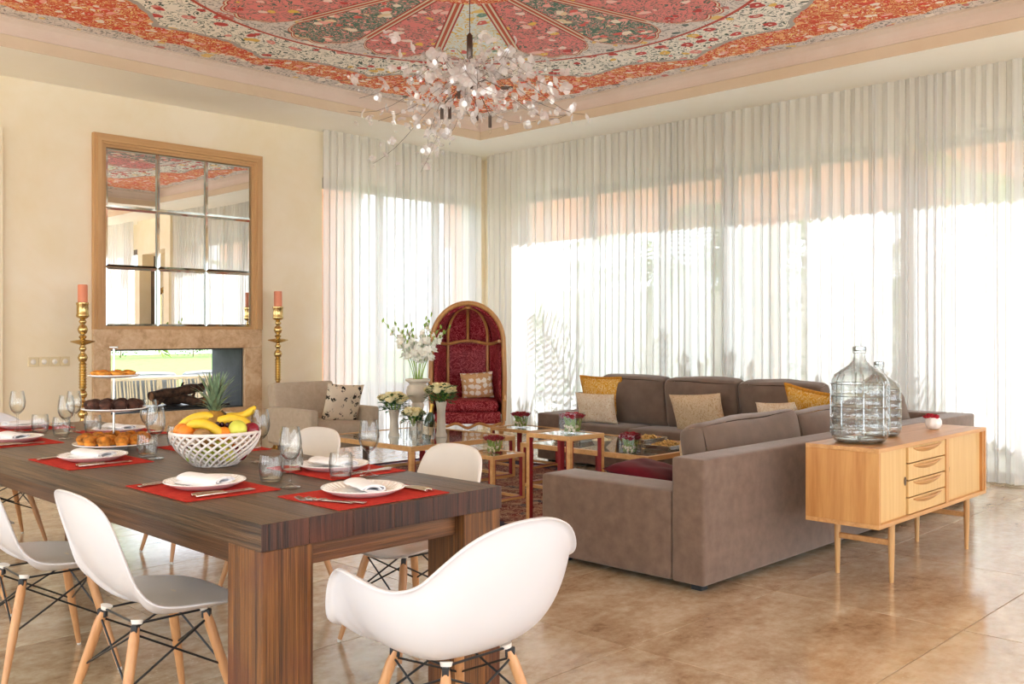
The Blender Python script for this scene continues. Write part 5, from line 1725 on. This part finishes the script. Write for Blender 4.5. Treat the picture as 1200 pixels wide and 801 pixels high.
# padded inner panels: columns split by ribs
cols = [(0.02, .235), (.255, .49), (.51, .745), (.765, .98)]
cols_low = [(.02, .27), (.29, .71), (.73, .98)]
def panel(a0, a1, t0, t1, name='padded_panel'):
    m = MB()
    def f(u, v):
        a = (a0 + (a1 - a0) * u) * PI; t = t0 + (t1 - t0) * v
        p = hood(a, t)
        e = (1 - (2 * u - 1) ** 4) * (1 - (2 * v - 1) ** 4)
        c = V(0, YF, min(ZD, p.z))
        d = (c - p); d = d.normalized() if d.length > 1e-6 else V(0, 0, -1)
        return p + d * (.012 + .035 * e ** .5)
    m.grid(f, 14, 14)
    return m.build(name, M['damask_red'], pc, smooth=80)
for (a, b) in cols_low: panel(a, b, .08, .485)
for (a, b) in cols: panel(a, b, .515, .985)
# outer shell
m = MB()
m.grid(lambda u, v: (lambda p: p + (p - V(0, YF, min(ZD, p.z))).normalized() * .02 if (p - V(0, YF, min(ZD, p.z))).length > 1e-4 else p)(hood(u * PI, v * .995)), 28, 30)
m.build('outer_shell', M['damask_red'], pc, smooth=80, solid=.02)
def ribpath(fn, r, name='wood_rib', n=24, flat=False):
    pts = [fn(k / n) for k in range(n + 1)]
    return MB().tube(pts, r, 8).build(name, M['giltwood'], pc, smooth=70)
def inn(a, t, o=.02):
    p = hood(a, t); c = V(0, YF, min(ZD, p.z)); d = (c - p); d = d.normalized() if d.length > 1e-6 else V(0, 0, -1)
    return p + d * o
for a in (.28, .72): ribpath(lambda s, a=a: inn(a * PI, .05 + .45 * s, .035), .018)
for a in (.245, .5, .755): ribpath(lambda s, a=a: inn((a if abs(a - .5) < .01 else (.28 if a < .5 else .72) + (a - (.28 if a < .5 else .72)) * s) * PI, .5 + .49 * s, .035), .017)
ribpath(lambda s: inn(s * PI * .96 + .02 * PI, .5 + .012 * math.cos(s * 4 * PI), .035), .02, n=32)
# front arch frame
def arch(s):
    # s 0..1 from left foot over crown to right foot
    if s < .33: z = .30 + (ZD - .30) * s / .33; return V(-W2 - .012 - .012 * math.sin(s / .33 * PI), YF + .005 + .03 * (1 - s / .33), z)
    if s > .67: q = arch(1 - s); return V(-q.x, q.y, q.z)
    b_ = (s - .33) / .34 * PI
    return V(-math.cos(b_) * (W2 + .012), YF + .005, ZD + math.sin(b_) * (RD + .015))
ribpath(arch, .028, 'front_arch', 64)
# seat
m = MB(); softbox(m, (0, YF - .20, .47), (.70, .60, .13), .05, (0, .02, .02), 8); m.build('seat_cushion', M['damask_red'], pc, smooth=80)
m = MB(); softbox(m, (0, YF - .21, .34), (.76, .62, .14), .03, (0, .01, 0), 6); m.build('seat_base', M['damask_red'], pc, smooth=80)
ribpath(lambda s: V(-.39 + .78 * s, YF + .10 + .0 * s, .262 + .016 * math.cos(s * 6 * PI) - .02 * math.exp(-((s - .5) / .1) ** 2)), .016, 'apron_rail', 40)
for sx in (-1, 1):
    ribpath(lambda s, sx=sx: V(sx * (.40), YF + .10 - .62 * s, .265), .014, 'side_rail', 6)
    ribpath(lambda s, sx=sx: V(sx * (.42), YF + .04 + .08 * s, .60 - .06 * s), .018, 'arm_knuckle', 5)
    ribpath(lambda s, sx=sx: V(sx * .41, YF + .10, .55 - .29 * s), .017, 'front_post', 5)
    for yy in (YF + .09, YF - .5):
        MB().tube([(sx * .385, yy, .27), (sx * .39, yy + .012, .15), (sx * .385, yy, .03), (sx * .39, yy + .006, 0)], [.027, .019, .013, .018], 10).build('leg', M['giltwood'], pc)
ppos = Matrix.Rotation(R(137), 3, 'Z') @ V(.12 * -1, YF - .16, 0)
inst('pstar', pill('star', .38, .32, .12, 10), 'small ochre and white star pattern cushion on the red hooded chair', 'cushion', (7.70 + ppos.x, 8.30 + ppos.y, .545), rot=(R(14), R(-4), R(137 + 180)))

# ------------------------------------------------------------------ chandelier
HX, HY = CX, CY
ch = thing('chandelier', 'branching chandelier of translucent glass petals hanging from the painted ceiling', 'chandelier', (HX, HY, ZC))
cz = -.82
MB().lathe([(0, 0), (.06, 0), (.055, -.03), (.012, -.04), (0, -.04)], 20).build('ceiling_rose', M['darksteel'], ch)
MB().cyl((0, 0, -.03), (0, 0, -.42), .0035, n=8).build('cord', M['darksteel'], ch)
MB().tube([(0, 0, -.40), (0, 0, -.42), (0, 0, -.58), (0, 0, -.6)], [.008, .022, .022, .008], 14).build('rod_cover', M['darksteel'], ch)
MB().ball((0, 0, cz + .04), .03, 12, 8).build('hub', M['darksteel'], ch)
MB().cyl((0, 0, -.6), (0, 0, cz), .006, n=8).build('stem', M['darksteel'], ch)
rs = random.Random(21)
petal_proto = None
tips = []
for k in range(50):
    a = rs.random() * 2 * PI
    el = rs.uniform(-.42, .5)
    L = rs.uniform(.35, 1.12) * (1 - .3 * abs(el))
    d = V(math.cos(a) * math.cos(el), math.sin(a) * math.cos(el), math.sin(el))
    p0 = V(0, 0, cz + rs.uniform(-.03, .2))
    wob = V(rs.uniform(-1, 1), rs.uniform(-1, 1), rs.uniform(-1, 1)) * .12
    pts = []
    for i in range(9):
        t = i / 8
        pts.append(p0 + d * L * t + wob * math.sin(t * PI) + V(0, 0, -.16 * t * t + .05 * math.sin(t * 2 * PI)))
    MB().tube(pts, .0016, 5).build('branch_wire', M['darksteel'], ch, weld=False)
    for q in range(6):
        t = .35 + .65 * (q + rs.random()) / 6
        i = min(7, int(t * 8)); p = pts[i].lerp(pts[i + 1], t * 8 - i)
        p = p + V(rs.uniform(-.05, .05), rs.uniform(-.05, .05), rs.uniform(-.05, .04))
        tips.append(p)
def petal_mesh():
    m = MB()
    for k in range(4):     # a small four-lobed blossom of thin discs
        a = PI / 2 * k
        c = V(math.cos(a) * .017, math.sin(a) * .017, 0)
        n_ = 8
        vs = [c] + [c + V(math.cos(2 * PI * j / n_) * .018, math.sin(2 * PI * j / n_) * .018, .007 * math.cos(2 * PI * j / n_ - a)) for j in range(n_)]
        m.add(vs, [(0, 1 + j, 1 + (j + 1) % n_) for j in range(n_)])
    m.ball((0, 0, .003), .004, 5, 3)
    return m
for i, p in enumerate(tips[:298]):
    if petal_proto is None:
        petal_proto = petal_mesh().build('glass_petal', M['petalglass'], ch, smooth=60, weld=False); o = petal_proto
    else:
        o = petal_proto.copy(); COL.objects.link(o); o.parent = ch
    o.location = p; o.rotation_euler = (rs.uniform(0, 6), rs.uniform(0, 6), rs.uniform(0, 6))
    s_ = rs.uniform(.85, 1.4); o.scale = (s_, s_, s_)
m = MB()
for k in range(260):
    p = tips[rs.randrange(len(tips))] * 1.0 + V(rs.uniform(-.09, .09), rs.uniform(-.09, .09), rs.uniform(-.07, .06))
    n_ = 7; u = V(rs.uniform(-1, 1), rs.uniform(-1, 1), rs.uniform(-1, 1)).normalized(); w = u.orthogonal().normalized(); q = u.cross(w)
    rr = rs.uniform(.012, .022)
    m.add([p] + [p + (w * math.cos(2 * PI * j / n_) + q * math.sin(2 * PI * j / n_)) * rr + u * .004 * math.cos(4 * PI * j / n_) for j in range(n_)], [(0, 1 + j, 1 + (j + 1) % n_) for j in range(n_)])
tag(m.build('small_glass_discs', M['petalglass'], ch, weld=False), kind='stuff')
bulbmat = thin_glass('bulb_glass', (.98, .97, .93), (.8, .78, .7), .8)
for (dx, dz, l_) in ((-.20, -.13, 0), (-.145, -.12, 1), (.055, -.15, 0), (.23, .0, 2), (.0, .13, 1), (-.08, .03, 0), (.15, -.2, 0)):
    v = cR * dx + cF * rs.uniform(-.1, .1)
    p = V(v.x, v.y, cz + dz)
    dr = V(0, 0, -1) if l_ != 2 else V(cR.x, cR.y, 0)
    so_ = MB().cyl(p, p + dr * .085, .0125, n=12).build('lamp_socket', M['darksteel'], ch)
    MB().tube([p + dr * .085, p + dr * .1, p + dr * .125, p + dr * .135], [.008, .011, .010, .003], 10).build('bulb', bulbmat, so_)
    MB().tube([V(0, 0, cz + .04), (V(0, 0, cz + .04) + p) * .5 + V(0, 0, .05), p], .003, 5).build('branch_wire', M['darksteel'], ch)

# ------------------------------------------------------------------ outdoors
g1 = MB(); g1.bx(9.4, 16, -14, 22, -.14, -.02); g1.bx(-14, 9.4, 9.8, 13.2, -.14, -.02); g1.bx(-14, 9.4, -14, -4.3, -.14, -.02); g1.bx(-14, -3.3, -4.3, 9.8, -.14, -.02)
struct(g1.build('terrace', M['terrace'], smooth=0))
g2 = MB(); g2.bx(-14, 16, 13.2, 60, -.14, -.02); g2.bx(16, 44, -14, 60, -.14, -.03)
struct(g2.build('lawn', M['lawn'], smooth=0))
# garden building outside
pg = thing('pergola', 'salmon rendered loggia beam and pillars outside the curtained windows', 'pergola', (12.6, 5, 0))
MB().bx(-.25, .25, -9, 9, 2.95, 4.3).build('beam', M['salmon'], pg, smooth=0, bevel=.01)
for y in (-5.5, -1.2, 2.2, 8.6):
    MB().bx(-.22, .22, y - .22, y + .22, 0, 2.95).build('pillar', M['salmon'], pg, smooth=0, bevel=.01)
pg2 = thing('gate_pillar', 'salmon rendered pillar outside the corner window', 'pillar', (8.2, 12.0, 0))
MB().bx(-.35, .35, -.35, .35, 0, 3.3).build('shaft', M['salmon'], pg2, smooth=0, bevel=.01)
MB().bx(-.42, .42, -.42, .42, 3.3, 3.5).build('cap', M['salmon'], pg2, smooth=0, bevel=.01)
gw = MB().bx(17.5, 17.8, -14, 20, -.1, 2.3).build('garden_wall', M['whitewall'], smooth=0)
tag(gw, 'long whitewashed garden wall beyond the terrace palms', 'wall')
def palm(seed, h, nf=15):
    def b():
        rs = random.Random(seed)
        root = empty('palm_tree')
        pts = [V(.08 * math.sin(k * .5 + seed), .06 * math.cos(k * .4), h * k / 8) for k in range(9)]
        m = MB().tube(pts, [.16 - .06 * k / 8 + .012 * (k % 2) for k in range(9)], 10)
        m.build('trunk', M['trunk'], root)
        top = pts[-1]
        proto = None
        for k in range(nf):
            if proto is None:
                m = MB(); L = 1.7
                mid = [V(L * t, 0, .75 * L * t * (1 - t * 1.05)) for t in [i / 12 for i in range(13)]]
                m.tube(mid, [.018 - .013 * i / 12 for i in range(13)], 5)
                for i in range(2, 25):
                    t = i / 25; q = t * 12; a = int(q); p = mid[a].lerp(mid[min(12, a + 1)], q - a)
                    ll = .55 * math.sin(PI * (.12 + .85 * t)) + .08
                    for s_ in (-1, 1):
                        d = V(.55, s_ * .8, -.35).normalized()
                        m.add([p + V(-.016, 0, 0), p + V(.016, 0, 0), p + d * ll * .6 + V(.012, 0, .02), p + d * ll], [(0, 1, 2), (0, 2, 3)])
                proto = m.build('frond', M['palm'], root, smooth=0, weld=False); o = proto
            else:
                o = proto.copy(); COL.objects.link(o); o.parent = root
            o.location = top
            o.rotation_euler = (0, -rs.uniform(-.55, .75), 2 * PI * k / nf + rs.uniform(-.2, .2))
            s_ = rs.uniform(.85, 1.15); o.scale = (s_,) * 3
        return root
    return b
for k, (x, y, h, nm) in enumerate([(15.0, 8.8, 2.3, 'palm outside the corner end of the long window'), (14.9, 5.6, 1.7, 'low palm outside the middle of the long window'), (15.3, 1.3, 2.2, 'palm with arching fronds beyond the carboys'),
                                   (15.2, 13.8, 1.6, 'palm outside the room corner'), (5.6, 15.2, 1.4, 'palm outside the window by the beige armchair'), (11.3, 7.6, 2.1, 'palm close outside the window behind the sofa end cushions'), (11.4, 3.4, 2.2, 'palm close outside the window behind the carboys'), (11.2, .4, 1.9, 'palm close outside the last window beyond the sideboard')]):
    inst(('palm', k), palm(k + 2, h), nm, 'palm tree', (x, y, -.02), k * 1.3, 'garden palms')
def bush(seed, r, h):
    def b():
        root = empty('garden_shrub')
        o = leafcluster(900, r, h, 'bush', .14, seed, 'leaves', .05, .4); o.parent = root; o['kind'] = 'stuff'
        MB().tube([(0, 0, 0), (.02, 0, h * .6)], [.03, .015], 6).build('stem', M['trunk'], root)
        return root
    return b
bs = [(17.0, 47.0, 1.6, 1.9, 'shrub far behind the lawn, seen at the candlestick end of the fireplace'), (20.6, 48.0, 1.7, 2.1, 'shrub far behind the lawn, seen above the middle of the logs'), (24.2, 47.4, 1.6, 1.8, 'shrub far behind the lawn, seen at the dark end of the fireplace'), (28.0, 48.5, 1.8, 2.2, 'shrub far behind the lawn, hidden by the firebox lining'), (10.3, 9.0, .6, 1.5, 'leafy shrub outside near the room corner'), (10.4, 4.3, .7, 1.9, 'leafy shrub outside near the middle palms'), (10.5, 5.9, .7, 2.3, 'leafy shrub outside behind the window mullions')]
for k, (x, y, r_, h, nm) in enumerate(bs):
    inst(('bush', k), bush(40 + k, r_, h), nm, 'shrub', (x, y, -.02), 0, 'garden shrubs')
gw2 = MB().bx(-14, 44, 54.0, 54.3, -.1, 3.0).build('garden_wall', M['whitewall'], smooth=0)
tag(gw2, 'whitewashed garden wall behind the lawn shrubs', 'wall')
# woven terrace sofa seen through the fireplace
os_ = thing('terrace_sofa', 'pale rope backed terrace sofa outside seen through the fireplace', 'sofa', (5.1, 10.85, -.02))
MB().tube([(-1.35, 0, .80), (1.35, 0, .80)], .022, 10).build('top_rail', M['rope'], os_)
MB().tube([(-1.35, 0, .25), (1.35, 0, .25)], .022, 10).build('bottom_rail', M['rope'], os_)
rp = None
for k in range(76):
    if rp is None:
        rp = MB().tube([(0, 0, .25), (.012, -.02, .52), (0, 0, .80)], .0095, 6).build('rope', M['rope'], os_, weld=False); o = rp
    else: o = rp.copy(); COL.objects.link(o); o.parent = os_
    o.location = (-1.33 + k * .0355, 0, 0); o.rotation_euler = (0, rnd.uniform(-.03, .03), 0)
for x in (-1.35, 0, 1.35): MB().cyl((x, .01, 0), (x, .01, .8), .02, n=8).build('post', M['rope'], os_)
m = MB(); softbox(m, (0, .45, .33), (2.6, .8, .16), .04, (0, 0, .02), 5); m.build('seat_cushion', M['greycushion'], os_)
for x in (-.98, -.12, .82):
    m = MB(); softbox(m, (x, .17, .60), (.84, .16, .5), .05, (0, .03, .02), 6); m.build('back_cushion', M['greycushion'], os_)
